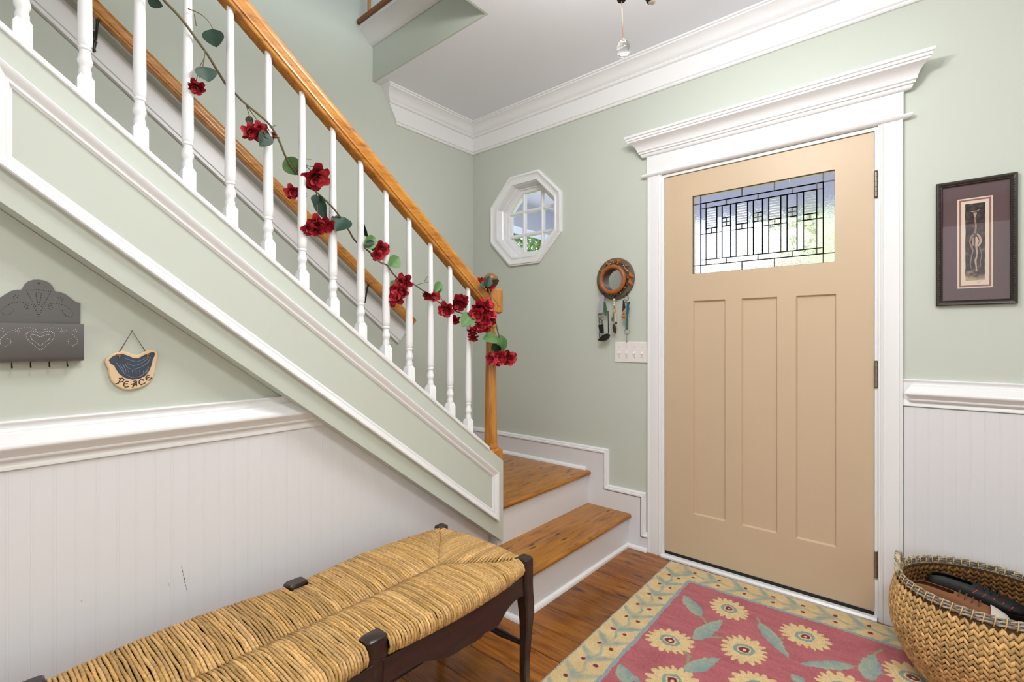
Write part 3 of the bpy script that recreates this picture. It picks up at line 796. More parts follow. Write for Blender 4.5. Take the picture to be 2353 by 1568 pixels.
for zm in MZ: build(MB().prism([(0.081, zm - mu), (0.077, zm - mu * .5), (0.077, zm + mu * .5), (0.081, zm + mu), (0.103, zm + mu), (0.103, zm - mu)], 0, OC[0] - .203, OC[0] + .203), 'muntin', WHITE, wn)
def clip(poly, pts):
    n = len(pts)
    for k in range(n):
        a, b2 = pts[k], pts[(k + 1) % n]; res = []
        def ins(p): return (b2[0] - a[0]) * (p[1] - a[1]) - (b2[1] - a[1]) * (p[0] - a[0]) >= 0
        for i in range(len(poly)):
            p, q = poly[i], poly[(i + 1) % len(poly)]
            if ins(p): res.append(p)
            if ins(p) != ins(q):
                d1 = (b2[0] - a[0]) * (p[1] - a[1]) - (b2[1] - a[1]) * (p[0] - a[0]); d2 = (b2[0] - a[0]) * (q[1] - a[1]) - (b2[1] - a[1]) * (q[0] - a[0])
                t_ = d1 / (d1 - d2); res.append((p[0] + (q[0] - p[0]) * t_, p[1] + (q[1] - p[1]) * t_))
        poly = res
        if not poly: break
    return poly
gx = [OC[0] - .203, MX[0], MX[1], OC[0] + .203]; gz = [OC[1] - .203, MZ[0], MZ[1], OC[1] + .203]
op = octpts(0.2029)
for i in range(3):
    for j in range(3):
        po = clip([(gx[i], gz[j]), (gx[i + 1], gz[j]), (gx[i + 1], gz[j + 1]), (gx[i], gz[j + 1])], op)
        if po and len(po) >= 3: build(MB().prism(po, 1, 0.090, 0.093), 'pane', GLASS, wn)

# ================================================================== BENCH WITH RUSH SEAT
BXF, BXB = 1.557, 1.142
BY = [-1.305, -1.872, -2.439, -3.006]
bn = thing('rush_bench', 'dark wooden bench with a woven rush seat standing under the stair', 'bench', ((BXF + BXB) / 2, -2.15, 0))
def cab_leg(x, y, dx, dy, wx, wy):
    """post above, S-curved leg below; (dx,dy) = outward direction"""
    d = Vector((dx, dy, 0)); d = d.normalized() if d.length else d
    rows = [(0.460, 0, 1.0), (0.440, 0, 1.0), (0.375, 0.0, 1.0), (0.345, .004, 1.02), (0.310, .016, 1.05), (0.270, .027, 0.98), (0.235, .027, 0.86), (0.190, .016, 0.74), (0.145, .002, 0.66), (0.100, -.006, 0.62), (0.060, .002, 0.64), (0.028, .026, 0.70), (0.010, .048, 0.74), (0.0, .056, 0.72)]
    mb = MB(); v = []; f = []
    n = 8
    for z, o, s in rows:
        hx, hy = wx / 2 * s, wy / 2 * s; c = 0.26
        ring = [(-hx, -hy * (1 - c)), (-hx * (1 - c), -hy), (hx * (1 - c), -hy), (hx, -hy * (1 - c)), (hx, hy * (1 - c)), (hx * (1 - c), hy), (-hx * (1 - c), hy), (-hx, hy * (1 - c))]
        v += [(x + d.x * o + a, y + d.y * o + b, z) for a, b in ring]
    top = [(x + (vx - x) * .86, y + (vy - y) * .86, 0.4635) for vx, vy, _ in v[:8]]
    v = top + v; m = len(rows) + 1
    for i in range(m - 1):
        for j in range(n): f.append((i * n + j, i * n + (j + 1) % n, (i + 1) * n + (j + 1) % n, (i + 1) * n + j))
    f.append(tuple(range(n))); f.append(tuple(range((m - 1) * n, m * n))[::-1])
    return mb.add(v, f)
for i, yl in enumerate(BY):
    end = 1 if i == 0 else (-1 if i == 3 else 0)
    wy = 0.042 if end else 0.058
    build(cab_leg(BXF - (.0 if end else .012), yl, -0.55 if end else 0.0, 1.0 * end, 0.044, wy), 'leg', DARKW, bn, 40)
    build(cab_leg(BXB, yl, -0.25, 0.5 * end, 0.040, wy), 'leg', DARKW, bn, 40)
def bow(y):
    """plan bow of the long rails inside a bay"""
    for i in range(3):
        if BY[i + 1] <= y <= BY[i]:
            t_ = (BY[i] - y) / (BY[i] - BY[i + 1]); return math.sin(math.pi * t_)
    return 0.0
APR = [(-1.318, .344), (-1.345, .350), (-1.373, .347), (-1.395, .340), (-1.414, .330), (-1.432, .314), (-1.448, .304), (-1.47, .303), (-1.491, .306), (-1.507, .308), (-1.523, .301), (-1.555, .302), (-1.592, .306), (-1.62, .305), (-1.656, .310), (-1.68, .316), (-1.708, .328), (-1.74, .341), (-1.779, .347), (-1.835, .346), (-1.86, .345)]
for i in range(3):
    off = BY[0] - BY[i]
    poly = [(y_ - off, z_) for y_, z_ in APR] + [(-1.86 - off, 0.408), (-1.318 - off, 0.408)]
    build(MB().prism(poly, 0, BXF - 0.004, BXF + 0.012), 'apron', DARKW, bn, bevel=0.002)
    build(MB().box(BXB - .008, BXB + .008, BY[i + 1] + .02, BY[i] - .02, 0.34, 0.405), 'apron', DARKW, bn, bevel=0.002)
    # seat rails carrying the rush
    for xx, sgn in ((BXF - .012, 1), (BXB + .012, -1)):
        pts = [(xx + sgn * 0.014 * bow(BY[i] - (BY[i] - BY[i + 1]) * k / 8), BY[i] - (BY[i] - BY[i + 1]) * k / 8, 0.428) for k in range(9)]
        build(MB().tube(pts, 0.013, 8), 'seat_rail', DARKW, bn, 50)
for i in (0, 3):
    build(MB().box(BXB + .018, BXF - .018, BY[i] - .009, BY[i] + .009, 0.335, 0.405), 'apron', DARKW, bn, bevel=0.002)
for i in range(4):
    e = 0.012 * (1 if i == 0 else (-1 if i == 3 else 0))
    mb = MB(); n_ = 12; pts = []; rr = []
    for k in range(n_ + 1):
        t_ = k / n_; pts.append((BXB + .012 + (BXF - BXB - .024) * t_, BY[i] + e * t_, 0.165)); rr.append(0.0085 + 0.004 * math.sin(math.pi * t_) + (0.0025 if k in (3, 9) else 0))
    build(mb.tube(pts, rr, 10), 'stretcher', DARKW, bn, 50)
build(MB().tube([((BXB + BXF) / 2, BY[0] + .006, .165), ((BXB + BXF) / 2, BY[3] - .006, .165)], 0.0095, 10), 'stretcher', DARKW, bn, 50)
# rush cords
XM = 1.362
def rushcol(edge=0.0):
    t_ = random.random(); b_ = random.uniform(0.86, 1.06)
    c = (198 + 20 * t_, 156 + 22 * t_, 92 + 28 * t_)
    return tuple(lin(min(255, x * b_)) for x in c)
ru = MB()
PIT = 0.0083
SEAMX = 0.205          # seam reach from the end posts
def cordrow(pts, col):
    """a cord with slight lumps and twist-like radius noise"""
    rad = [0.0041 * random.uniform(0.84, 1.12) for _ in pts]
    pts = [(p[0], p[1] + random.uniform(-.0009, .0009), p[2] + random.uniform(-.0007, .0008)) for p in pts]
    cols = []
    for _ in pts:
        k_ = random.uniform(.82, 1.12); cols += [tuple(min(1, c * k_) for c in col)] * 6
    ru.tube(pts, rad, 6, cols, cap=True)
ytop, ybot = BY[0] - 0.004, BY[3] + 0.004
y_ = ytop
while y_ > ybot:
    dpost = min(abs(y_ - b) for b in BY)
    mid = any(abs(y_ - b) < 0.031 for b in BY[1:3]); cor = any(abs(y_ - b) < 0.020 for b in (BY[0], BY[3]))
    bw_ = 0.030 * bow(y_) ** 0.8
    for sgn, xe in ((1, BXF), (-1, BXB)):
        # how far the row runs before meeting the seam
        de = min(BY[0] - y_, y_ - BY[3])
        reach = 1.0
        span = abs(xe - XM)
        if de < SEAMX: reach = max(0.06, de / SEAMX)
        xin = xe + (XM - xe) * reach
        xo = xe + sgn * (0.006 + bw_ * .9)
        if mid: xo = xe - sgn * 0.026
        if cor: xo = xe - sgn * 0.022
        col = rushcol()
        zt_ = 0.4545 + 0.003 * bow(y_)
        pts = []
        if not (mid or cor):
            pts += [(xo - sgn * .012, y_, 0.411), (xo, y_, 0.418), (xo + sgn * .0035, y_, 0.432), (xo, y_, 0.445)]
            pts += [(xo - sgn * .012, y_, zt_ - .001)]
        else: pts += [(xo, y_, zt_ - .012), (xo - sgn * .006, y_, zt_ - .002)]
        xs_ = pts[-1][0]
        nst = max(2, int(6 * reach))
        for k in range(1, nst + 1):
            t_ = k / nst; xx = xs_ + (xin - xs_) * t_
            zc = zt_ + 0.004 * math.sin(math.pi * min(1, t_)) - (0.010 * max(0, (t_ - .72) / .28) ** 2)
            pts.append((xx, y_ + 0.003 * random.uniform(-.3, .3), zc))
        cordrow(pts, col)
    y_ -= PIT
for yend, sg in ((BY[0], 1), (BY[3], -1)):
    x_ = BXB + 0.003
    while x_ < BXF:
        half = (x_ - BXB) / (XM - BXB) if x_ < XM else (BXF - x_) / (BXF - XM)
        half = max(0.0, min(1, half)); ln = SEAMX * half
        bo = 0.022 * math.sin(math.pi * (x_ - BXB) / (BXF - BXB))
        col = rushcol()
        cor = abs(x_ - BXB) < .024 or abs(x_ - BXF) < .024
        ye = yend + sg * (0.004 + bo)
        pts = []
        if cor: ye = yend - sg * .022
        if not cor: pts += [(x_, ye - sg * .012, .411), (x_, ye, .418), (x_, ye + sg * .0035, .432), (x_, ye, .446)]
        pts.append((x_, ye - sg * .010, .455))
        ys_ = pts[-1][1]; yi = yend - sg * max(ln, .03)
        for k in range(1, 5):
            t_ = k / 4; pts.append((x_, ys_ + (yi - ys_) * t_, .4565 + .003 * math.sin(math.pi * t_) - (0.009 * max(0, (t_ - .7) / .3) ** 2)))
        cordrow(pts, col)
        x_ += PIT
seat = build(ru, 'rush_seat', RUSH, bn, 179, kind='stuff')
build(MB().box(BXB + .01, BXF - .01, BY[3] + .01, BY[0] - .01, 0.425, 0.441), 'seat_padding', paint('dry_rush_padding', (58, 40, 20), 0.9), bn)

# ================================================================== RUG
RO = Vector((1.528, -0.060, 0)); E1 = Vector((1, 0.018, 0)).normalized(); E2 = Vector((0.024, -1, 0)).normalized()
RW, RL = 1.52, 1.74
def lines(n_vis, total, fine, coarse):
    a = list(np.arange(0, n_vis, fine)); b = list(np.arange(n_vis, total, coarse)) + [total]
    return np.array(a + b)
ss = lines(1.12, RW, 0.0021, 0.012); tt = lines(1.20, RL, 0.0021, 0.012)
SS, TT = np.meshgrid(ss, tt, indexing='ij')
def st_of(u, v):
    p = px(u, v, 2, 0.012) - RO
    det = E1.x * E2.y - E1.y * E2.x
    return ((p.x * E2.y - p.y * E2.x) / det, (E1.x * p.y - E1.y * p.x) / det)
rng = np.random.default_rng(3)
def vnoise(a, b, sc, seed):
    g = np.random.default_rng(seed).random((256, 256))
    x_ = a * sc; y_ = b * sc; xi = np.floor(x_).astype(int); yi = np.floor(y_).astype(int); fx = x_ - xi; fy = y_ - yi
    fx = fx * fx * (3 - 2 * fx); fy = fy * fy * (3 - 2 * fy)
    G = lambda i, j: g[i % 256, j % 256]
    return (G(xi, yi) * (1 - fx) + G(xi + 1, yi) * fx) * (1 - fy) + (G(xi, yi + 1) * (1 - fx) + G(xi + 1, yi + 1) * fx) * fy
C_ = lambda *c: np.array([lin(x) for x in c])
FIELD, FIELD2 = C_(176, 98, 104), C_(146, 68, 80)
CRM, CRM2 = C_(220, 196, 148), C_(206, 180, 128)
TEAL, TEAL2, OUTL, REDD, OLIVE = C_(128, 152, 150), C_(160, 172, 150), C_(136, 158, 164), C_(122, 28, 36), C_(150, 146, 110)
colr = np.zeros(SS.shape + (3,))
def put(mask, c, soft=None):
    m_ = mask[..., None] if mask.dtype != bool else mask[..., None].astype(float)
    colr[:] = colr * (1 - m_) + c * m_
wob = (vnoise(SS, TT, 60, 1) - .5) * 0.006
wob2 = (vnoise(SS, TT, 160, 2) - .5) * 0.004
s_, t2 = SS + wob + wob2, TT + wob - wob2
# field with abrash streaks
ab = vnoise(SS * .25, TT, 60, 5) * .6 + vnoise(SS * .6, TT, 260, 6) * .4
colr[:] = FIELD * ab[..., None] ** .5 * 1.12 + FIELD2 * (1 - ab[..., None] ** .5)
dL, dT = s_, t2
dR, dB = RW - s_, RL - t2
dmin = np.minimum(np.minimum(dL, dR), np.minimum(dT, dB))
BO = 0.163
# field motifs
def flower(cs_, ct_, r, seed, rot=0):
    dx, dy = s_ - cs_, t2 - ct_; rr = np.hypot(dx, dy); an = np.arctan2(dy, dx) + rot
    n = 17
    pet = (0.72 + 0.28 * np.abs(np.sin(an * n / 2 + .6 * np.sin(an * 3 + seed)))) * r * (1 + .08 * np.sin(an * 2 + seed))
    tone = vnoise(SS, TT, 90, 11 + seed)[..., None]
    m_ = np.clip((pet - rr) / 0.002, 0, 1)[..., None]
    colr[:] = colr * (1 - m_) + (CRM * tone + CRM2 * (1 - tone)) * 1.04 * m_
    for ra, rb, c in ((.26, .40, TEAL), (0, .26, CRM), (.07, .20, REDD)):
        q_ = r * (1 + .06 * np.sin(an * 2))
        put(np.clip(np.minimum(rr - ra * q_, rb * q_ - rr) / 0.002 + .5, 0, 1), c)
def leafm(b, tp, W, seed):
    (bs_, bt_), (ts_, tt_) = b, tp
    L_ = math.hypot(ts_ - bs_, tt_ - bt_); ux, uy = (ts_ - bs_) / L_, (tt_ - bt_) / L_
    a = ((s_ - bs_) * ux + (t2 - bt_) * uy) / L_; n_ = (-(s_ - bs_) * uy + (t2 - bt_) * ux)
    aa = np.clip(a, 0, 1)
    hw = W * np.sin(np.pi * aa ** .75) ** .8 * (1 + .22 * np.where(aa > .45, np.abs(((aa * 7) % 1) - .5) * 2 - .5, 0))
    m_ = np.where((a > 0) & (a < 1), np.clip((hw - np.abs(n_)) / .002, 0, 1), 0)
    mixv = np.clip((n_ / W) * .5 + .5 + (vnoise(SS, TT, 70, seed) - .5) * .8, 0, 1)[..., None]
    colr[:] = colr * (1 - m_[..., None]) + (TEAL * mixv + TEAL2 * (1 - mixv)) * m_[..., None]
def stemm(pts, wd, c):
    for i in range(len(pts) - 1):
        (a0, a1), (b0, b1) = pts[i], pts[i + 1]
        L2 = (b0 - a0) ** 2 + (b1 - a1) ** 2
        k_ = np.clip(((s_ - a0) * (b0 - a0) + (t2 - a1) * (b1 - a1)) / L2, 0, 1)
        put(np.clip((wd - np.hypot(s_ - a0 - k_ * (b0 - a0), t2 - a1 - k_ * (b1 - a1))) / .002, 0, 1), c)
zz = lambda x, y: st_of(1240 + x / 2.736, 1270 + y / 2.736)
for pts in (((1010, 395), (1050, 450)), ((1370, 410), (1395, 470), (1460, 540), (1530, 540)), ((880, 610), (940, 650), (905, 745)), ((975, 545), (1060, 530), (1150, 540)), ((1880, 700), (2010, 720)), ((1880, 720), (1890, 800)), ((2150, 610), (2080, 660)), ((2050, 740), (2230, 780))):
    stemm([zz(*p) for p in pts], .006, OLIVE)
FR = 0.088
fcs = [(1190, 355), (820, 555), (1285, 612), (1670, 530), (835, 810), (2345, 790), (1370, 850), (1900, 855)]
for i, c in enumerate(fcs): flower(*zz(*c), FR * (1.0 if i not in (0,) else .95), i, rot=i * .7)
for i, (b, tp, W) in enumerate([((1015, 405), (900, 265), .032), ((970, 548), (1150, 425), .032), ((1382, 440), (1565, 668), .030), ((905, 745), (1135, 665), .030), ((1975, 715), (1635, 705), .026), ((2060, 800), (2100, 640), .034), ((560, 825), (500, 700), .03), ((1650, 825), (1590, 765), .022), ((590, 810), (610, 780), .02)]):
    leafm(zz(*b), zz(*tp), W, 20 + i)
rnd = random.Random(5)
for cs_, ct_ in ((1.18, .34), (1.24, .70), (1.14, 1.02)): flower(cs_, ct_, .085, 3, ct_)
for cs_, ct_ in ((1.06, .50), (1.28, .50), (1.02, .84), (1.26, .92)): leafm((cs_ - .05, ct_), (cs_ + .05, ct_ + .03), .028, 31)
for i in range(7):
    for j in range(8):
        cs_, ct_ = 0.30 + i * .2 + (j % 2) * .1, 1.22 + j * .15
        if cs_ < RW - .26 and ct_ < RL - .26:
            if (i + j) % 2 == 0: flower(cs_, ct_, .08, i + j, rnd.random())
            else: leafm((cs_ - .05, ct_), (cs_ + .05, ct_ + rnd.uniform(-.04, .04)), .028, i * j)
# border: cream ground, vine of chevron leaves, paired red buds, pale blue guard lines
def border(d, along, other):
    """d: distance from this edge, along: running coordinate"""
    m_ = (d < BO) & (d <= other + 1e-9)
    tone = vnoise(SS, TT, 30, 40)[..., None]
    base = CRM * tone + CRM2 * (1 - tone)
    per = 0.1165
    ph = ((along + .035) / per) % 1.0
    x_ = (d - 0.080) / 0.080
    # chevron leaves trailing from the vine
    k_ = (ph + np.abs(x_) * .55) % 1.0
    lf = np.clip(1 - np.abs(k_ - .5) / (.26 * np.clip(1.05 - np.abs(x_) * .75, 0, 1) + 1e-6), 0, 1) * (np.abs(x_) < .82)
    vine = np.clip(1 - np.abs(x_ + .12 * np.sin(2 * np.pi * along / per)) / .12, 0, 1)
    am = np.clip(np.maximum(lf ** .6, vine) * (0.55 + .75 * vnoise(SS, TT, 45, 44)), 0, .95)[..., None]
    cc = base * (1 - am) + (TEAL * .75 + TEAL2 * .25) * am
    colr[m_] = cc[m_]
    for off, sh in ((0.056, 0.0), (0.110, .06)):
        dd = np.hypot((d - off), ((ph - .62 - sh + .5) % 1.0 - .5) * per * 1.0)
        put(np.clip((.0095 - dd) / .002, 0, 1) * m_, REDD)
    put(np.clip((.011 - d) / .003, 0, 1) * m_, OUTL)
    put(np.clip((.009 - np.abs(d - .155)) / .003, 0, 1) * m_, OUTL)
border(dT, SS, np.minimum(dL, dR)); border(dB, SS, np.minimum(dL, dR)); border(dL, TT, np.minimum(dT, dB)); border(dR, TT, np.minimum(dT, dB))
colr = np.clip(colr, 0, 1)
zt_ = 0.0125 + (vnoise(SS, TT, 300, 8) - .5) * .0018 + (vnoise(SS, TT, 12, 9) - .5) * .002
eg = np.minimum(np.minimum(SS, RW - SS), np.minimum(TT, RL - TT))
zt_ = np.where(eg < .006, .006 + zt_ * .5 * eg / .006, zt_); zt_ = np.where(eg <= 0, .001, zt_)
edge_w = (vnoise(SS, TT, 25, 10) - .5) * .004
Xw = RO.x + SS * E1.x + TT * E2.x + edge_w; Yw = RO.y + SS * E1.y + TT * E2.y + edge_w * .5
ni, nj = SS.shape
vv = np.stack([Xw - 2.3, Yw + 1.2, zt_], -1).reshape(-1, 3)
idx = np.arange(ni * nj).reshape(ni, nj)
fa = np.stack([idx[:-1, :-1], idx[:-1, 1:], idx[1:, 1:], idx[1:, :-1]], -1).reshape(-1, 4)
rme = bpy.data.meshes.new('rug')
rme.vertices.add(len(vv)); rme.vertices.foreach_set('co', vv.astype(np.float32).ravel())
rme.loops.add(fa.size); rme.polygons.add(len(fa))
rme.loops.foreach_set('vertex_index', fa.astype(np.int32).ravel())
rme.polygons.foreach_set('loop_start', np.arange(0, fa.size, 4, dtype=np.int32)); rme.polygons.foreach_set('loop_total', np.full(len(fa), 4, dtype=np.int32))
rme.update(); rme.validate()
ca = rme.color_attributes.new('Col', 'FLOAT_COLOR', 'POINT')
ca.data.foreach_set('color', np.concatenate([colr.reshape(-1, 3), np.ones((ni * nj, 1))], 1).astype(np.float32).ravel())
rme.polygons.foreach_set('use_smooth', [True] * len(rme.polygons))
rme.flip_normals() if rme.polygons[0].normal.z < 0 else None
rme.materials.append(RUGM)
rug = bpy.data.objects.new('rug', rme); COL.objects.link(rug); rug.location = (2.3, -1.2, 0)
tag(rug, 'rose and cream floral wool rug with a leafy border in front of the door', 'rug')

# ================================================================== BASKET
BC = Vector((2.712, -0.292, 0.0165)); RIMZ = 0.335; RIMR = 0.228
def bprofile(h):
    pts = [(0, .150), (.03, .185), (.07, .213), (.12, .235), (.17, .248), (.21, .251), (.26, .246), (.30, .236), (.32, .229)]
    for i in range(len(pts) - 1):
        if pts[i][0] <= h <= pts[i + 1][0]:
            t_ = (h - pts[i][0]) / (pts[i + 1][0] - pts[i][0]); return pts[i][1] + (pts[i + 1][1] - pts[i][1]) * t_
    return pts[-1][1]
bk = thing('seagrass_basket', 'round braided seagrass basket holding shoes on the rug corner', 'basket', BC)
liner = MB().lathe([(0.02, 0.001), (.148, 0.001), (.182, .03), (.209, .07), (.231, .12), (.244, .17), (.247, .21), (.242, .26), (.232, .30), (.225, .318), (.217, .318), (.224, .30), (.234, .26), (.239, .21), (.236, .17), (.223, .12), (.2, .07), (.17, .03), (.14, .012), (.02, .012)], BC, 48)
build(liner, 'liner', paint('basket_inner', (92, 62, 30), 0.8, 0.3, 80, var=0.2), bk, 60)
wv = MB()
def stitch(ang, h, side, inner=False):
    """a plump leaf-shaped lump tilted to one side, half of a braid stitch"""
    r = bprofile(h); rr = r + (0.001 if not inner else -0.012)
    rad = Vector((math.cos(ang), math.sin(ang), 0)); tan = Vector((-math.sin(ang), math.cos(ang), 0))
    h2 = min(.318, h + .02); dr = (bprofile(h2) - bprofile(max(0, h - .01))) / (h2 - max(0, h - .01))
    upv = (Vector((0, 0, 1)) + rad * dr).normalized(); nrm = tan.cross(upv).normalized()
    if nrm.dot(rad) < 0: nrm = -nrm
    if inner: nrm = -nrm
    c = BC + rad * rr + Vector((0, 0, h))
    ax = (upv * .86 + tan * side * .5).normalized(); bt = nrm.cross(ax).normalized()
    L_, W_, H_ = .0146 * random.uniform(.9, 1.12), .0057 * random.uniform(.9, 1.12), .0056
    v = []; f = []; nr = 4; ns = 5
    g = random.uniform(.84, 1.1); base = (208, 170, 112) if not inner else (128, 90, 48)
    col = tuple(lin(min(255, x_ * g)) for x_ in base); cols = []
    for i in range(nr + 1):
        a = -1 + 2 * i / nr; w_ = max(.12, (1 - a * a) ** .55)
        for j in range(ns):
            th = 2 * math.pi * j / ns
            v.append(c + ax * (a * L_) + bt * (math.cos(th) * W_ * w_) + nrm * (math.sin(th) * H_ * w_ + .0015))
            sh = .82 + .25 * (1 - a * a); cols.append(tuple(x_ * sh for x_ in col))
    for i in range(nr):
        for j in range(ns): f.append((i * ns + j, i * ns + (j + 1) % ns, (i + 1) * ns + (j + 1) % ns, (i + 1) * ns + j))
    f.append(tuple(range(ns))[::-1]); f.append(tuple(range(nr * ns, nr * ns + ns)))
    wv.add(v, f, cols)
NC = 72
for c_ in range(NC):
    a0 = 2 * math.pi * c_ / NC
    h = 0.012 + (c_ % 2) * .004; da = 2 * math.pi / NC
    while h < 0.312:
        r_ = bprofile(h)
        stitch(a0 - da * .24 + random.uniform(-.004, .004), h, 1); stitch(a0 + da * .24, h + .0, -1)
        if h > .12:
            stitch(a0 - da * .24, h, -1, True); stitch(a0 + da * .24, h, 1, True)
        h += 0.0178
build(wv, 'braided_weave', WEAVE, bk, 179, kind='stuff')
rim = MB()
for k, (rr_, zz_) in enumerate(((RIMR + .003, .3215), (RIMR, .330), (RIMR - .002, .338))):
    n_ = 150
    for ph in (0, math.pi):
        pts = []
        for i in range(n_ + 1):
            a = 2 * math.pi * i / n_; tw = a * 34 + ph + k
            pts.append((BC.x + (rr_ + .0022 * math.cos(tw)) * math.cos(a), BC.y + (rr_ + .0022 * math.cos(tw)) * math.sin(a), BC.z + zz_ + .0022 * math.sin(tw)))
        g = (lin(172), lin(164), lin(152)) if ph == 0 else (lin(128), lin(118), lin(104))
        rim.tube(pts, 0.0031, 6, g)
for i in range(60):
    a = 2 * math.pi * i / 60; c = Vector((math.cos(a), math.sin(a), 0)); tn = Vector((-math.sin(a), math.cos(a), 0))
    pts = [BC + c * (RIMR + .0085) + Vector((0, 0, .314)), BC + c * (RIMR + .009) + tn * .003 + Vector((0, 0, .326)), BC + c * (RIMR + .002) + tn * .006 + Vector((0, 0, .3445)), BC + c * (RIMR - .008) + tn * .007 + Vector((0, 0, .336)), BC + c * (RIMR - .0075) + tn * .008 + Vector((0, 0, .318))]
    rim.tube(pts, 0.0017, 5, (lin(214), lin(180), lin(120)))
build(rim, 'rim', GREYJUTE, bk, 179)
for ha in (R(175), R(-5)):
    hm = MB(); 
    for k in range(3):
        pts = []
        for i in range(17):
            t_ = i / 16; a = ha + (t_ - .5) * .46
            pts.append(BC + Vector((math.cos(a) * (RIMR + .004 + .0045 * math.cos(2.1 * k + t_ * 22)), math.sin(a) * (RIMR + .004), .322 + .058 * math.sin(math.pi * t_) ** .7 + .0045 * math.sin(2.1 * k + t_ * 22))))
        hm.tube(pts, 0.0058, 6, ((lin(188), lin(176), lin(156)), (lin(150), lin(138), lin(118)), (lin(206), lin(186), lin(150)))[k])
    build(hm, 'handle', GREYJUTE, bk, 179)

# shoes in the basket
def shoe(name, label, loc, rz, rx, ry, size, upper, sole, toe=None, collar=None, lace=None, dashes=None, loafer=False):
    """lofted shoe, heel at -x, toe at +x; parts: upper, sole, toe_cap, lining, laces"""
    t_ = thing(name, label, 'shoe', loc); t_.rotation_euler = (rx, ry, rz)
    Mx = Matrix.Translation(Vector(loc)) @ t_.rotation_euler.to_matrix().to_4x4()
    def loc_build(mb, nm_, mat, sm=60):
        me = mesh_from(mb, nm_, mat, sm); o = bpy.data.objects.new(nm_, me); COL.objects.link(o); o.parent = t_; return o
    # stations: x, half-width, height, z0
    stn = [(-.128, .020, .050, .018), (-.120, .030, .070, .012), (-.095, .034, .082, .010), (-.05, .035, .078, .010), (-.01, .036, .074, .010), (.03, .040, .064, .010), (.07, .043, .052, .010), (.10, .040, .044, .011), (.122, .028, .034, .013), (.132, .012, .022, .016)]
    mb = MB(); v = []; f = []; n = 14
    for x_, w_, h_, z0_ in stn:
        for j in range(n):
            a = -math.pi / 2 + 2 * math.pi * j / n
            cy, cz = math.cos(a), math.sin(a)
            yy_ = w_ * math.copysign(abs(cy) ** .75, cy); zz_ = z0_ + (h_ - z0_) * (.5 + .5 * math.copysign(abs(cz) ** .8, cz))
            v.append((x_ * size, yy_ * size * (1 - .25 * max(0, (zz_ - .03) / .06)), zz_ * size))
    for i in range(len(stn) - 1):
        if True:
            for j in range(n):
                # leave the ankle opening free of faces
                if i in (1, 2, 3) and j in (6, 7): continue
                f.append((i * n + j, i * n + (j + 1) % n, (i + 1) * n + (j + 1) % n, (i + 1) * n + j))
    f.append(tuple(range(n))[::-1]); f.append(tuple(range((len(stn) - 1) * n, len(stn) * n)))
    mb.add(v, f); up_ = loc_build(mb, 'upper', upper)
    md = up_.modifiers.new('thick', 'SOLIDIFY'); md.thickness = .004; md.offset = -1
    md = up_.modifiers.new('sub', 'SUBSURF'); md.levels = 1; md.render_levels = 2
    outl = [(x_ * size * 1.02, w_ * size * 1.08) for x_, w_, _, _ in stn]
    poly = outl + [(a, -b) for a, b in outl[::-1]]
    so = loc_build(MB().prism(poly, 2, 0, .020 * size), 'sole', sole, 40)
    mo = MB().prism([(a * .9 - .006, b * .8) for a, b in poly], 2, .0205 * size, .024 * size); loc_build(mo, 'insole', collar or LEATH, 40)
    if toe:
        tc_ = MB(); k0 = 6; v = []; f = []
        for i in range(k0, len(stn)):
            x_, w_, h_, z0_ = stn[i]
            for j in range(n):
                a = -math.pi / 2 + 2 * math.pi * j / n; cy, cz = math.cos(a), math.sin(a)
                yy_ = w_ * 1.06 * math.copysign(abs(cy) ** .75, cy); zz_ = z0_ + (h_ * 1.05 - z0_) * (.5 + .5 * math.copysign(abs(cz) ** .8, cz))
                v.append((x_ * size * 1.02 + (.012 if i == k0 else 0), yy_ * size * (1 - .25 * max(0, (zz_ - .03) / .06)), zz_ * size + .001))
        m_ = len(stn) - k0
        for i in range(m_ - 1):
            for j in range(n): f.append((i * n + j, i * n + (j + 1) % n, (i + 1) * n + (j + 1) % n, (i + 1) * n + j))
        f.append(tuple(range((m_ - 1) * n, m_ * n)))
        tc_.add(v, f); o = loc_build(tc_, 'toe_cap', toe)
    if lace:
        for k in range(4):
            x_ = (.005 + k * .017) * size; hz = (.0775 - k * .0055) * size
            mb = MB(); mb.tube([(x_ - .004, -.018 * size, hz - .006), (x_, -.008 * size, hz + .003), (x_ + .002, .008 * size, hz + .003), (x_ - .002, .018 * size, hz - .006)], .0022, 6)
            loc_build(mb, 'lace', lace)
    if dashes:
        for k in range(5):
            x_ = (-.01 + k * .022) * size
            for sgn in (-1, 1):
                hw = (.028 + .002 * k) * size; hz = (.058 - k * .0055) * size
                mb = MB(); mb.tube([(x_, sgn * (hw + .0035), hz - .006), (x_ + .012, sgn * (hw - .003), hz + .006)], .0016, 5); loc_build(mb, 'accent_stripe', dashes)
    return t_
SUEDE = paint('brown_suede', (136, 88, 54), 0.85, 0.3, 200, var=0.12); SUEDE2 = paint('dark_brown_suede', (96, 66, 44), 0.85, 0.3, 200, var=0.12)
BLKMESH = paint('black_mesh', (22, 22, 23), 0.6, 0.4, 250); REDX = paint('red_accent', (214, 66, 54), 0.5); RUBW = paint('white_rubber', (222, 214, 206), 0.45); TANL = paint('tan_lining', (178, 132, 78), 0.7)
shoe('running_shoe', 'black running shoe with red stripes at the back of the basket', (2.690, -0.157, 0.236), R(2), R(4), R(3), 1.02, BLKMESH, BLACK, None, BLKMESH, BLACK, REDX)
shoe('sneaker', 'brown suede sneaker with a white rubber toe in the basket', (2.640, -0.250, 0.226), R(-2), R(5), R(2), 1.0, SUEDE, RUBW, RUBW, TANL, SUEDE2, None)
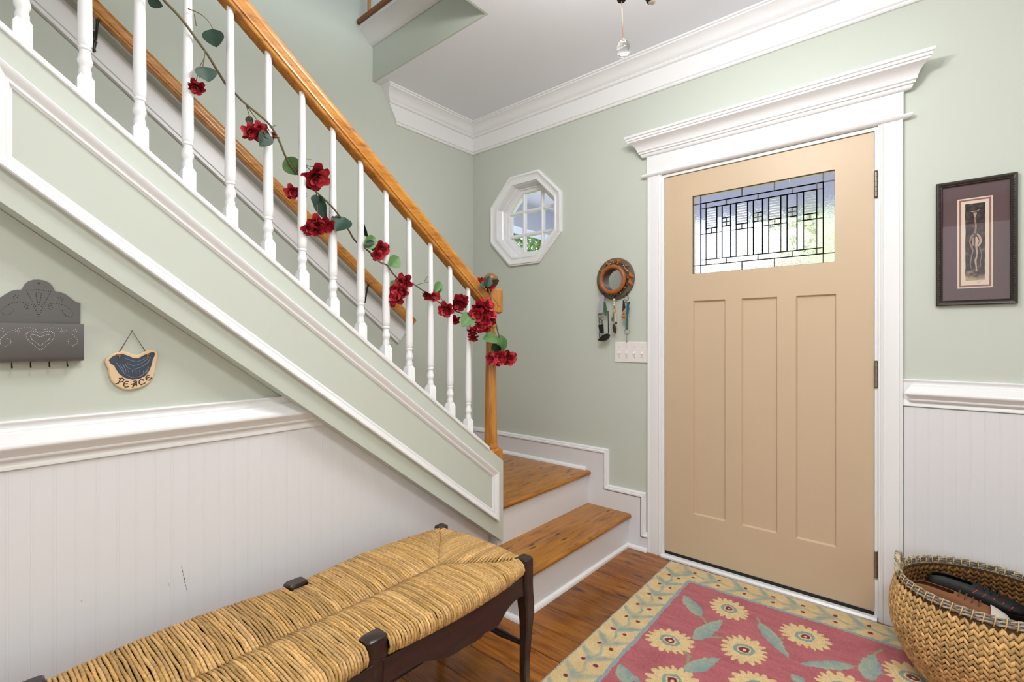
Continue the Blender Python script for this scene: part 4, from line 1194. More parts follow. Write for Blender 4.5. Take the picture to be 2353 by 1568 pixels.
shoe('loafer', 'dark brown suede loafer lying below the white-toed sneaker', (2.705, -0.342, 0.215), R(1), R(4), R(0), 0.98, SUEDE2, BLACK, None, BLACK, None, None)
shoe('running_shoe', 'black running shoe lying at the bottom of the basket', (2.70, -0.27, 0.10), R(160), 0, 0, 1.08, BLKMESH, BLACK, None, BLKMESH, BLACK, None)

# ================================================================== FRAMED PICTURE
pc = thing('framed_picture', 'narrow animal print in a plum mat and carved dark frame', 'picture', (2.7, -0.003, 1.31))
PX0, PX1, PZ0, PZ1 = 2.588, 2.812, 1.3105, 1.789
FP = [(0, 0), (0.013, 0), (0.016, 0.003), (0.015, 0.009), (0.011, 0.014), (0.012, 0.017), (0.0085, 0.0195), (0, 0.0195)]
crn = [(PX0, PZ0), (PX1, PZ0), (PX1, PZ1), (PX0, PZ1)]
fr = MB()
for i in range(4):
    a, b2 = crn[i], crn[(i + 1) % 4]; d = Vector((b2[0] - a[0], 0, b2[1] - a[1])).normalized(); upv = Vector((-d.z, 0, d.x))
    build(MB().mould(FP, (a[0], -.002, a[1]), (b2[0], -.002, b2[1]), (0, -1, 0), upv, 0, 0, 1, -1), 'frame_rail', FRAMEB, pc, 30)
rd = MB()
for side in (0, 1):
    z = PZ0 + .03
    while z < PZ1 - .02:
        xx = PX1 - .0095 if side else PX0 + .0095
        rd.sphere((xx, -.0165, z), .0032, 6, 4, sc=(1.2, .6, 1)); z += .009
for z_ in (PZ0 + .008,):
    x_ = PX0 + .03
    while x_ < PX1 - .02: rd.sphere((x_, -.0165, z_), .0022, 6, 4, sc=(1, .6, 1)); x_ += .028
build(rd, 'carved_beads', FRAMEB, pc, 60, kind='stuff')
build(MB().box(PX0 + .01, PX1 - .01, -0.005, -0.003, PZ0 + .01, PZ1 - .01), 'outer_mat', MATP, pc)
build(MB().box(2.650, 2.748, -0.0058, -0.0051, 1.375, 1.718), 'inner_mat', CREAM, pc)
build(MB().box(2.655, 2.7435, -0.0064, -0.0059, 1.380, 1.713), 'inner_mat', ROSEM, pc)
build(MB().box(2.661, 2.7375, -0.0070, -0.0065, 1.386, 1.707), 'inner_mat', CREAM, pc)
# print: dark painted ground with a long-necked animal in pale strokes
m, nt, N, L, b = nm('print_ground')
tc = N.new('ShaderNodeTexCoord'); n1 = N.new('ShaderNodeTexNoise'); n1.inputs['Scale'].default_value = 60; n1.inputs['Detail'].default_value = 6
L.new(tc.outputs['Object'], n1.inputs['Vector'])
sx = N.new('ShaderNodeSeparateXYZ'); L.new(tc.outputs['Object'], sx.inputs[0])
mr = N.new('ShaderNodeMapRange'); mr.inputs['From Min'].default_value = 0.14; mr.inputs['From Max'].default_value = 0.09; L.new(sx.outputs['Z'], mr.inputs['Value'])
ad = N.new('ShaderNodeMath'); ad.operation = 'MULTIPLY_ADD'; ad.inputs[1].default_value = 0.45; L.new(mr.outputs[0], ad.inputs[0]); L.new(n1.outputs['Fac'], ad.inputs[2])
cr = N.new('ShaderNodeValToRGB'); cr.color_ramp.elements[0].position = .42; cr.color_ramp.elements[0].color = rgb(44, 36, 42); cr.color_ramp.elements[1].position = .98; cr.color_ramp.elements[1].color = rgb(196, 168, 138)
e = cr.color_ramp.elements.new(.62); e.color = rgb(84, 66, 62)
L.new(ad.outputs[0], cr.inputs['Fac']); L.new(cr.outputs[0], b.inputs['Base Color']); b.inputs['Roughness'].default_value = .8
PRINT = m
wob_ = []
pa = MB()
rn = random.Random(2)
lft = [(2.6725 + rn.uniform(-.0007, .0007), 1.404 + (1.6965 - 1.404) * k / 24) for k in range(25)]; rgt = [(2.7265 + rn.uniform(-.0007, .0007), 1.404 + (1.6955 - 1.404) * k / 24) for k in range(25)]
pa.prism(lft + rgt[::-1], 1, -.0075, -.0071)
build(pa, 'print', PRINT, pc)
fg = MB(); Yp = -.0077
def stroke(pts, wds, c):
    pts = [Vector((2.6995 + a, Yp, b)) for a, b in pts]; v = []; f = []
    for i, p in enumerate(pts):
        d = (pts[min(i + 1, len(pts) - 1)] - pts[max(0, i - 1)]).normalized(); nn = Vector((-d.z, 0, d.x))
        w_ = wds[i] if isinstance(wds, list) else wds
        v += [p + nn * w_, p - nn * w_]
    for i in range(len(pts) - 1): f.append((2 * i, 2 * i + 1, 2 * i + 3, 2 * i + 2))
    fg.add(v, f, tuple(lin(x) for x in c))
PK, PK2, DKB = (196, 160, 142), (150, 118, 104), (70, 54, 50)
stroke([(-.014, 1.6685), (-.006, 1.664), (-.001, 1.661)], [.0005, .0015, .002], PK); stroke([(.014, 1.671), (.006, 1.666), (.001, 1.661)], [.0005, .0015, .002], PK)
stroke([(0, 1.667), (.0, 1.655), (.0, 1.643)], [.0045, .0045, .0018], PK); stroke([(0, 1.642), (-.0005, 1.62), (.001, 1.595), (.0, 1.58)], [.0022, .003, .0042, .006], PK2)
stroke([(-.002, 1.625), (-.002, 1.60), (-.003, 1.585)], .0009, PK); stroke([(.003, 1.62), (.0045, 1.60), (.0045, 1.585)], .0008, PK)
stroke([(-.002, 1.583), (-.010, 1.570), (-.013, 1.552), (-.010, 1.535), (-.006, 1.518)], [.002, .003, .0035, .003, .002], PK2)
stroke([(.003, 1.583), (.012, 1.570), (.016, 1.552), (.012, 1.538), (.006, 1.53)], [.002, .003, .0035, .003, .002], PK)
stroke([(.002, 1.568), (.006, 1.552), (.003, 1.535)], [.003, .005, .003], (208, 180, 160)); stroke([(-.006, 1.566), (-.008, 1.55), (-.005, 1.535)], [.003, .0045, .003], (168, 136, 120))
stroke([(.003, 1.535), (.006, 1.50), (.001, 1.48), (.003, 1.455), (.004, 1.437)], [.003, .0022, .0028, .0018, .003], PK)
stroke([(-.005, 1.52), (-.010, 1.495), (-.013, 1.465), (-.011, 1.45)], [.002, .0015, .001, .0012], PK2); stroke([(.012, 1.53), (.018, 1.50), (.014, 1.47), (.016, 1.455)], [.0015, .001, .001, .0008], PK2)
stroke([(.0, 1.572), (-.001, 1.55), (-.001, 1.53)], [.001, .0014, .0006], DKB); stroke([(.006, 1.5), (.008, 1.48), (.009, 1.46)], .0008, DKB)
stroke([(.004, 1.3935), (.013, 1.398), (.020, 1.4005)], .0004, (120, 100, 90))
build(fg, 'animal_figure', BEADM, pc)
build(MB().box(PX0 + .012, PX1 - .012, -0.0112, -0.0106, PZ0 + .012, PZ1 - .012), 'glass', PICG, pc)

# ================================================================== LIGHT SWITCH
sw = thing('light_switch', 'white four-gang toggle switch plate beside the door casing', 'switch', (1.28, -.001, 1.046))
pl = MB().box(1.1755, 1.3815, -0.0065, -.0006, 1.0465, 1.1635)
build(pl, 'plate', IVORY, sw, bevel=0.003)
for k in range(4):
    xc = 1.2055 + k * .0475
    mb = MB().box(xc - .005, xc + .005, -.0078, -.0065, 1.0945, 1.1155); build(mb, 'toggle_collar', IVORY, sw)
    build(MB().prism([(-.0078, 1.100), (-.0185, 1.0935), (-.0185, 1.0985), (-.0078, 1.110)], 0, xc - .0037, xc + .0037), 'toggle', IVORY, sw, bevel=.001)
    for zc in (1.075, 1.135):
        mb = MB().lathe([(.0032, -.0075), (.0030, -.0066)], (xc, 0, zc), 10, 1); o = build(mb, 'screw', paint('screw_head', (196, 190, 186), .4) if 'screw_head' not in MATS else MATS['screw_head'], sw)

# ================================================================== ROUND MIRROR WITH HOOKS
MC = Vector((1.180, 0, 1.530))
mi = thing('round_mirror', 'round wooden mirror with raised ring, beads and key hooks', 'mirror', (1.18, -.002, 1.41))
build(MB().lathe([(.118, -.0006), (.122, -.004), (.122, -.011), (.117, -.017), (.06, -.020)], (MC.x, 0, MC.z), 40, 1), 'disc', TAUPE, mi, 40)
RC = (1.187, 1.521)
build(MB().lathe([(.071, -.010), (.074, -.04), (.076, -.055), (.062, -.055), (.061, -.035), (.060, -.021)], (RC[0], 0, RC[1]), 40, 1), 'collar', paint('dark_collar', (74, 50, 34), .5, .2, 60), mi, 40)
build(MB().torus((RC[0], -.056, RC[1]), .0735, .0115, 1, 44, 12), 'ring', TERRA, mi, 179)
build(MB().lathe([(.0605, -.0205), (.0605, -.0225), (.002, -.0226)], (RC[0], 0, RC[1]), 40, 1), 'mirror_pane', MIRR, mi)
for k, (ang, s_) in enumerate(((98, .9), (72, 1.1), (40, .9), (5, 1.1), (-18, 1.1), (118, .7), (150, .8), (195, .8))):
    a = R(ang); c = (MC.x + .099 * math.cos(a), MC.z + .099 * math.sin(a)); r_ = .029 * s_
    mb = MB(); v = [(c[0], -.034, c[1])] + [(c[0] + r_ * math.cos(a + R(60 + 120 * j + k * 11)), -.0165, c[1] + r_ * math.sin(a + R(60 + 120 * j + k * 11))) for j in range(3)]
    mb.add(v, [(0, 1, 2), (0, 2, 3), (0, 3, 1), (3, 2, 1)]); build(mb, 'triangle_tile', TERRA if k != 2 else TAUPE, mi)
bd = MB()
for k in range(46):
    a = R(-150 + k * 6.2); r_ = .092 + .003 * math.sin(k)
    sz = .0042 if k % 6 else .0065
    c_ = random.choice(((48, 36, 28), (214, 186, 150), (60, 46, 36), (120, 84, 54))) if k % 6 else (186, 112, 60)
    bd.sphere((MC.x + r_ * math.cos(a), -.026, MC.z + r_ * math.sin(a)), sz, 8, 5, tuple(lin(x) for x in c_), (1, .8, 1))
build(bd, 'bead_string', BEADM, mi, 60)
for k, (hx, hz) in enumerate(((1.112, 1.437), (1.188, 1.416), (1.266, 1.434))):
    mb = MB().tube([(hx, -.012, hz + .012), (hx, -.026, hz + .010), (hx, -.036, hz + .002), (hx, -.034, hz - .007), (hx, -.027, hz - .006)], .0026, 8); build(mb, 'hook', IRON, mi, 60)
# three things hanging on the hooks
col = lambda *c: tuple(lin(x) for x in c)
t = thing('lanyard_keys', 'grey lanyard with keys, black pouch and green tag on the mirror hook', 'keys', (1.10, -.03, 1.17), 'keys hanging below the mirror')
mb = MB(); mb.prism([(1.104, 1.440), (1.117, 1.442), (1.124, 1.425), (1.113, 1.334), (1.084, 1.331), (1.082, 1.350), (1.092, 1.415)], 1, -.0375, -.0345); build(mb, 'strap', paint('lilac_strap', (172, 164, 176), .6), t, bevel=.001)
build(MB().box(1.083, 1.114, -.0385, -.0335, 1.322, 1.334), 'clasp', NICKEL, t, bevel=.001)
mb = MB().torus((1.093, -.036, 1.310), .012, .0022, 1, 20, 6); mb.torus((1.108, -.034, 1.297), .010, .002, 1, 18, 6); mb.torus((1.096, -.038, 1.285), .009, .0018, 1, 18, 6); build(mb, 'split_ring', NICKEL, t, 179)
mb = MB().prism([(1.088, 1.305), (1.094, 1.307), (1.097, 1.262), (1.091, 1.258)], 1, -.041, -.039); mb.prism([(1.104, 1.295), (1.112, 1.296), (1.118, 1.248), (1.111, 1.246)], 1, -.040, -.038); build(mb, 'key', NICKEL, t)
build(MB().prism([(1.118, 1.40), (1.130, 1.395), (1.140, 1.35), (1.136, 1.315), (1.126, 1.318), (1.119, 1.35)], 1, -.034, -.031), 'green_tag', paint('green_tag', (56, 104, 72), .35), t, bevel=.001)
mb = MB().tube([(1.147, -.034, 1.345), (1.149, -.034, 1.27), (1.150, -.034, 1.215)], .0028, 6); mb.tube([(1.094, -.034, 1.255), (1.090, -.034, 1.20), (1.092, -.034, 1.178)], .0025, 6); build(mb, 'cord', BLACK, t, 179)
build(MB().prism([(1.086, 1.262), (1.118, 1.266), (1.122, 1.215), (1.108, 1.210), (1.095, 1.222)], 1, -.044, -.034), 'black_fob', BLACK, t, bevel=.002)
build(MB().prism([(1.082, 1.172), (1.098, 1.188), (1.120, 1.206), (1.150, 1.212), (1.164, 1.204), (1.158, 1.186), (1.140, 1.172), (1.110, 1.166)], 1, -.046, -.033), 'pouch', BLACK, t, bevel=.003)
t = thing('bead_pendant', 'pendant of bone beads and a brown feather charm below the mirror', 'pendant', (1.19, -.03, 1.21), 'keys hanging below the mirror')
mb = MB().tube([(1.188, -.034, 1.415), (1.188, -.035, 1.34)], .0012, 6, col(90, 70, 50)); 
for z_, r_, c_ in ((1.405, .0085, (214, 200, 180)), (1.390, .007, (226, 206, 178)), (1.376, .0075, (232, 200, 186)), (1.345, .009, (198, 160, 104)), (1.336, .0105, (190, 148, 90))): mb.sphere((1.188, -.035, z_), r_, 10, 6, col(*c_), (1, .8, 1))
mb.tube([(1.185, -.036, 1.335), (1.183, -.036, 1.285)], .0018, 6, col(70, 74, 78)); mb.tube([(1.192, -.036, 1.335), (1.197, -.036, 1.282)], .0046, 8, col(214, 184, 134)); mb.tube([(1.178, -.036, 1.305), (1.178, -.036, 1.282)], .006, 8, col(70, 88, 94)); mb.sphere((1.200, -.036, 1.272), .008, 8, 6, col(84, 50, 30))
build(mb, 'bead_strand', BEADM, t, 60)
build(MB().prism([(1.186, 1.268), (1.194, 1.258), (1.202, 1.235), (1.200, 1.216), (1.196, 1.208), (1.182, 1.222), (1.177, 1.245), (1.180, 1.260)], 1, -.037, -.033), 'feather_charm', paint('feather_brown', (64, 42, 32), .6), t, bevel=.001)
t = thing('key_ring', 'key ring with wooden birdhouse tag and teal strap below the mirror', 'keys', (1.266, -.03, 1.16), 'keys hanging below the mirror')
mb = MB().torus((1.266, -.036, 1.412), .013, .0022, 1, 20, 6); mb.torus((1.262, -.038, 1.374), .0135, .003, 1, 20, 6); mb.torus((1.268, -.036, 1.220), .0155, .0013, 1, 24, 6); mb.tube([(1.268, -.036, 1.204), (1.268, -.036, 1.158)], .0016, 6); mb.torus((1.268, -.036, 1.207), .004, .001, 1, 12, 5)
build(mb, 'split_ring', NICKEL, t, 179)
mb = MB().prism([(1.246, 1.40), (1.254, 1.402), (1.262, 1.36), (1.254, 1.345), (1.244, 1.35)], 1, -.0415, -.039); mb.prism([(1.276, 1.385), (1.292, 1.392), (1.284, 1.37), (1.278, 1.352)], 1, -.041, -.039); mb.prism([(1.250, 1.392), (1.245, 1.36), (1.238, 1.335), (1.246, 1.338)], 1, -.036, -.034); build(mb, 'key', STEEL, t)
tg = build(MB().prism([(1.240, 1.292), (1.270, 1.292), (1.270, 1.318), (1.255, 1.348), (1.240, 1.318)], 1, -.0465, -.0425), 'wooden_tag', paint('tag_wood', (176, 134, 84), .6, .2, 80, var=.2), t, bevel=.001)
build(MB().lathe([(.004, -.0470), (.004, -.0464)], (1.255, 0, 1.322), 12, 1).box(1.246, 1.264, -.047, -.0464, 1.300, 1.303), 'tag_mark', INK, tg)
build(MB().prism([(1.270, 1.385), (1.283, 1.385), (1.286, 1.35), (1.278, 1.31), (1.277, 1.235), (1.262, 1.235), (1.264, 1.31), (1.268, 1.34)], 1, -.0415, -.0385), 'teal_strap', paint('teal_strap', (44, 98, 112), .5), t, bevel=.001)

# ================================================================== PUNCHED TIN LETTER HOLDER
WX = XW - .012   # plaster face of the wall under the stair
def py_(x, y, ox=0, oy=620, s=5.2275, plane=WX + .004):
    p = px(ox + x / s, oy + y / s, 0, plane); return (p.y, p.z)
tn = thing('letter_holder', 'punched pewter tin letter holder with four hooks on the wall under the stair', 'letter holder', (WX, -2.406, 1.11))
cy = py_(465, 300)[0]
zl = lambda y: py_(465, y)[1]
right = [(py_(x, y)) for x, y in ((465, 118), (530, 128), (590, 155), (630, 195), (655, 250), (670, 262), (720, 268), (780, 290), (830, 325), (880, 365), (925, 392), (968, 400))]
outl = [(a - cy, b) for a, b in right]
zbot = py_(968, 1090)[1]
half = outl + [(outl[-1][0], zbot)]
poly = [(cy + a, b) for a, b in half] + [(cy - a, b) for a, b in half[::-1] if a > 1e-4]
build(MB().prism(poly, 0, WX + .001, WX + .003), 'back_plate', PEWTER, tn)
ztp = py_(968, 655)[1]; hw = outl[-1][0] + .0015
pk = MB().prism([(WX + .003, zbot), (WX + .030, zbot), (WX + .036, zbot + .004), (WX + .038, zbot + .012), (WX + .034, ztp), (WX + .0325, ztp), (WX + .036, zbot + .012), (WX + .029, zbot + .002), (WX + .003, zbot + .002)], 1, cy - hw, cy + hw)
for sg in (-1, 1): pk.prism([(WX + .003, zbot), (WX + .036, zbot + .003), (WX + .0335, ztp), (WX + .003, ztp)], 1, cy + sg * hw - .0006, cy + sg * hw + .0006)
pocket = build(pk, 'pocket', PEWTER, tn, 30)
def dots(name, pts, x_, r, mat, parent, tilt=0):
    mb = MB()
    for a, b in pts: mb.sphere((x_ + tilt * (b - zbot), a, b), r, 6, 4, sc=(.45, 1, 1))
    return build(mb, name, mat, parent, 60)
def along(poly_, n):
    P_ = [Vector((a, b)) for a, b in poly_]; d = [0]
    for i in range(1, len(P_)): d.append(d[-1] + (P_[i] - P_[i - 1]).length)
    res = []
    for k in range(n):
        t_ = d[-1] * k / max(1, n - 1); i = max(j for j in range(len(d)) if d[j] <= t_ + 1e-9); i = min(i, len(P_) - 2)
        res.append(tuple(P_[i].lerp(P_[i + 1], (t_ - d[i]) / max(1e-9, d[i + 1] - d[i]))))
    return res
def crop(pts): return [(a - cy, b) for a, b in (py_(x, y) for x, y in pts)]
def mir(pts): return [(cy + a, b) for a, b in pts] + [(cy - a, b) for a, b in pts]
dk = mir(along(crop([(465, 560), (500, 480), (540, 430), (600, 412), (690, 405), (780, 430), (850, 480), (885, 525), (860, 560), (800, 560), (755, 520), (750, 490)]), 26)) + mir(along(crop([(470, 240), (520, 250), (610, 260), (585, 310), (560, 360), (530, 410), (500, 440)]), 16)) + mir(along(crop([(470, 270), (500, 290), (490, 340), (480, 390), (470, 420)]), 8)) + mir(crop([(700, 335), (730, 330), (750, 350), (745, 375), (710, 355), (590, 440), (615, 430), (630, 455), (610, 475), (590, 470)]))
dots('punched_dots', dk, WX + .0031, .0010, PEWDARK, tn)
br = mir(along(crop([(475, 765), (520, 745), (590, 740), (635, 780), (620, 830), (570, 880), (510, 930), (475, 960)]), 20)) + mir(along(crop([(475, 805), (510, 790), (560, 775), (585, 800), (560, 845), (475, 905)]), 14)) + mir(along(crop([(520, 720), (600, 700), (700, 712), (790, 740), (850, 785), (900, 835), (905, 880), (850, 915), (790, 880), (795, 845), (825, 828)]), 24)) + mir(crop([(700, 745), (725, 740), (745, 750), (715, 765), (860, 735), (880, 718), (895, 740), (870, 750)]))
dots('punched_dots', br, WX + .0385, .0009, PEWLITE, pocket, tilt=-.004 / .1)
for x_ in (140, 365, 590, 805, ):
    yk, zk = py_(x_, 1125, plane=WX + .02)
    mb = MB().tube([(WX + .02, yk, zbot + .002), (WX + .02, yk, zbot - .008), (WX + .024, yk, zbot - .013), (WX + .030, yk, zbot - .0125), (WX + .0325, yk, zbot - .008)], [.0009, .0011, .0013, .0013, .001], 6); build(mb, 'hook', IRON, tn, 179)
build(MB().sphere((WX + .0045, cy, py_(465, 160)[1]), .0022, 8, 6), 'nail', NICKEL, tn, 179)

# ================================================================== PEACE BIRD PLAQUE
bpz = WX + .010
bq = lambda x, y, pl=bpz: py_(x, y, plane=pl)
bd_ = thing('bird_plaque', 'cream clay plaque with a blue bird and the word PEACE hanging by a cord', 'plaque', (WX, -2.227, 1.045))
OUTP = [(1258, 1090), (1275, 1060), (1330, 1020), (1400, 990), (1480, 975), (1540, 990), (1600, 1020), (1650, 1025), (1700, 1000), (1760, 970), (1830, 962), (1880, 975), (1902, 1010), (1898, 1060), (1880, 1140), (1868, 1230), (1840, 1310), (1790, 1370), (1720, 1410), (1640, 1435), (1560, 1448), (1480, 1440), (1400, 1400), (1340, 1340), (1310, 1270), (1300, 1190), (1270, 1140)]
BIRD = [(1305, 1085), (1350, 1045), (1400, 1020), (1470, 1010), (1540, 1035), (1600, 1060), (1660, 1065), (1730, 1025), (1800, 1000), (1840, 985), (1862, 1005), (1855, 1040), (1835, 1080), (1820, 1150), (1790, 1220), (1740, 1280), (1680, 1310), (1590, 1322), (1500, 1300), (1430, 1250), (1390, 1190), (1370, 1150), (1330, 1130)]
body = build(MB().prism([bq(*p) for p in OUTP], 0, WX + .001, bpz), 'clay_body', CLAY, bd_, 50, bevel=.003)
bird = build(MB().prism([bq(*p) for p in BIRD], 0, bpz - .001, bpz + .0008), 'bird', BLUEG, bd_, 50, bevel=.0006)
def ptube(name, strokes, r, mat, parent, x_):
    mb = MB()
    for s in strokes:
        mb.tube([(x_,) + bq(*p) for p in s], r, 5)
    return build(mb, name, mat, parent, 179)
rel = [[(1500, 1130), (1530, 1180), (1600, 1200), (1700, 1170), (1780, 1110), (1810, 1050)], [(1520, 1120), (1600, 1160), (1690, 1130), (1760, 1080), (1790, 1040)], [(1560, 1090), (1640, 1110), (1720, 1080), (1770, 1040)], [(1480, 1060), (1540, 1080), (1620, 1090)], [(1440, 1140), (1480, 1200), (1490, 1240)], [(1470, 1130), (1510, 1200), (1510, 1250)], [(1400, 1120), (1450, 1190), (1500, 1260), (1580, 1295), (1680, 1285), (1740, 1240), (1790, 1170)]]
rel += [[(1540 + k * 45, 1205 + abs(k - 2) * 4), (1555 + k * 42, 1255)] for k in range(6)]
ptube('relief_line', rel, .0007, GROOVE, bird, bpz + .0009)
LET = [ # P E A C E
    [(1430, 1300), (1445, 1320), (1420, 1365), (1385, 1372)], [(1430, 1310), (1470, 1300), (1490, 1318), (1475, 1345), (1440, 1350)],
    [(1545, 1345), (1515, 1340), (1490, 1362), (1485, 1390), (1510, 1412), (1545, 1405)], [(1490, 1374), (1535, 1370)],
    [(1570, 1380), (1600, 1372), (1640, 1340), (1640, 1400)], [(1640, 1340), (1605, 1395), (1590, 1420)], [(1595, 1385), (1645, 1380)], [(1600, 1345), (1620, 1335), (1645, 1342)],
    [(1725, 1325), (1700, 1312), (1675, 1330), (1670, 1362), (1695, 1385), (1745, 1360)], [(1725, 1318), (1722, 1335)],
    [(1800, 1268), (1770, 1270), (1752, 1295), (1760, 1325), (1790, 1330), (1820, 1300)], [(1755, 1303), (1800, 1290)], [(1815, 1295), (1828, 1312)]]
ptube('peace_lettering', LET, .0013, INK, body, bpz + .0002)
apex = px(303.5, 761, 0, WX + .006)
a1, a2 = bq(1428, 1000), bq(1755, 990)
build(MB().tube([(WX + .008, a1[0], a1[1]), (WX + .006, apex.y, apex.z), (WX + .008, a2[0], a2[1])], .0010, 6), 'cord', CORDM, bd_, 179)
for (cx_, cz_) in ((1430, 1035), (1768, 1025)):
    p = bq(cx_, cz_); mb = MB().tube([(bpz + .001, p[0] - .004, p[1] + .001), (bpz + .004, p[0], p[1] + .0015), (bpz + .001, p[0] + .004, p[1] + .0005)], .0016, 6); mb.tube([(bpz + .003, p[0], p[1]), (bpz + .002, p[0] + .0008, p[1] - .007)], .0013, 6); build(mb, 'leather_knot', LEATH, bd_, 179)
build(MB().sphere((WX + .005, apex.y, apex.z), .0022, 8, 6).tube([(WX + .0005, apex.y, apex.z), (WX + .006, apex.y, apex.z)], .0009, 6), 'nail', NICKEL, bd_, 179)

# ================================================================== ROSE GARLAND
ga = thing('rose_garland', 'artificial garland of red roses woven through the white balusters', 'garland', (1.0, -1.2, 0.9))
def gp(u, v, front=0):
    return px(u, v, 0, 0.98 + front)
F_, B_ = 0.026, -0.026
stem = [(352, -30, F_), (378, 2, F_), (405, 30, F_), (428, 58, F_), (455, 95, F_ * .6), (480, 130, 0), (505, 172, B_), (522, 198, B_), (538, 212, B_), (560, 235, 0), (600, 268, F_), (622, 290, F_), (640, 320, .01), (654, 355, 0), (666, 378, B_), (686, 402, B_), (700, 415, B_), (725, 440, 0), (750, 462, F_), (775, 490, F_), (800, 527, 0), (813, 550, B_), (826, 562, B_), (838, 570, B_), (852, 582, 0), (872, 602, F_), (890, 610, F_), (902, 628, F_ * .6), (918, 642, 0), (936, 648, B_), (950, 653, B_), (972, 668, 0), (988, 678, F_), (1005, 692, F_), (1022, 704, 0), (1036, 711, B_), (1048, 716, B_), (1066, 721, 0), (1080, 719, F_), (1096, 712, F_ * 1.4), (1112, 706, .04), (1126, 703, .05)]
# smooth the vine with a Catmull-Rom pass
def smooth_path(pts, n=4):
    P_ = [Vector(p) for p in pts]; res = []
    for i in range(len(P_) - 1):
        p0, p1, p2, p3 = P_[max(0, i - 1)], P_[i], P_[i + 1], P_[min(len(P_) - 1, i + 2)]
        for k in range(n):
            t_ = k / n
            res.append(.5 * ((2 * p1) + (p2 - p0) * t_ + (2 * p0 - 5 * p1 + 4 * p2 - p3) * t_ * t_ + (3 * p1 - p0 - 3 * p2 + p3) * t_ ** 3))
    return res + [P_[-1]]
sp = smooth_path([gp(*q) for q in stem])
build(MB().tube(sp, [.0038 * (1 - .3 * i / len(sp)) for i in range(len(sp))], 7), 'main_stem', STEM, ga, 179)
tail = [(1112, 655, .02), (1122, 662, .05), (1127, 680, .06), (1134, 715, .065), (1141, 750, .065), (1148, 778, .065), (1152, 795, .06)]
build(MB().tube(smooth_path([gp(*q) for q in tail]), .0030, 7), 'main_stem', STEM, ga, 179)
twigs = [[(432, 20, F_), (460, 32, F_), (478, 48, F_), (490, 68, F_)], [(447, 33, F_), (451, 60, F_)], [(470, 112, F_), (470, 132, F_), (460, 152, F_), (450, 188, F_)], [(470, 130, F_), (466, 155, F_), (458, 178, F_)],
         [(566, 242, 0), (573, 265, F_), (582, 290, F_)], [(566, 242, 0), (590, 275, F_), (600, 290, F_)], [(612, 285, F_), (618, 300, F_)], [(620, 293, F_), (634, 288, F_)], [(625, 312, F_), (643, 316, F_)],
         [(697, 377, 0), (715, 383, 0), (736, 381, 0)], [(700, 380, 0), (718, 395, 0)], [(698, 365, 0), (715, 366, 0)], [(727, 445, 0), (730, 480, F_), (727, 510, F_)], [(727, 450, 0), (745, 480, F_), (742, 505, F_)], [(790, 512, 0), (806, 507, 0)],
         [(834, 566, 0), (858, 575, F_)], [(905, 632, F_), (920, 655, F_)], [(958, 655, 0), (975, 650, 0), (994, 648, 0)], [(975, 648, 0), (983, 635, 0)], [(1012, 680, 0), (1018, 695, 0)], [(1090, 716, F_), (1108, 704, .05), (1128, 701, .07)], [(1128, 745, .06), (1142, 775, .065)], [(1150, 790, .06), (1163, 790, .07), (1166, 812, .07)], [(1136, 800, .06), (1132, 822, .07)], [(1133, 685, .06), (1148, 706, .06)], [(1118, 690, .06), (1122, 740, .07), (1116, 752, .07)]]
for tw in twigs:
    P_ = smooth_path([gp(*q) for q in tw], 3); build(MB().tube(P_, [.0016 * (1 - .4 * i / len(P_)) for i in range(len(P_))], 5), 'twig', STEM, ga, 179)
def rose_mesh(seed):
    r_ = random.Random(seed); mb = MB()
    for wh, (n, tilt, ln, wd) in enumerate(((3, .10, .62, .42), (4, .32, .80, .58), (5, .75, .98, .70), (5, 1.25, 1.0, .66))):
        for k in range(n):
            a0 = 2 * math.pi * (k + .5 * wh + r_.uniform(-.18, .18)) / n; ti = tilt * r_.uniform(.75, 1.25)
            c, s = math.cos(a0), math.sin(a0); rad = Vector((c, s, 0)); tan = Vector((-s, c, 0)); zv = Vector((0, 0, 1))
            ax = (zv * math.cos(ti) + rad * math.sin(ti)); nr = (rad * math.cos(ti) - zv * math.sin(ti))
            v = []; cols = []; f = []
            base = r_.choice(((128, 16, 30), (104, 10, 24), (146, 26, 40), (170, 52, 60)))
            for i in range(5):
                u = i / 4; w_ = wd * (math.sin(math.pi * min(1, .18 + u * .62)) ** .8) * (1 - .25 * max(0, u - .75) * 4 * r_.random())
                curl = .10 * math.sin(u * math.pi) - .28 * max(0, u - .6) ** 1.2 * (1 + wh * .4)
                for j in range(5):
                    t_ = j / 4 * 2 - 1
                    p = ax * (u * ln) + tan * (t_ * w_ * .5 * 1.25) + nr * (.14 + .16 * wh * .3 - (t_ * t_) * .22 * w_ - curl * -1 * .0 + (-curl) * .9) + zv * (-.06 * abs(t_) * u + r_.uniform(-.03, .03))
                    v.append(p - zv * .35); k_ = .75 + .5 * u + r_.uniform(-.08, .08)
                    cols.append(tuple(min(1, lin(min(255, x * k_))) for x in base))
            for i in range(4):
                for j in range(4): f.append((i * 5 + j, i * 5 + j + 1, (i + 1) * 5 + j + 1, (i + 1) * 5 + j))
            mb.add(v, f, cols)
    mb.lathe([(.12, -.55), (.22, -.45), (.30, -.28), (.20, -.05)], (0, 0, 0), 8, 2, (lin(70), lin(80), lin(50)))
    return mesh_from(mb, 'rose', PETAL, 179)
RM = [rose_mesh(k) for k in range(5)]
rr_ = random.Random(12)
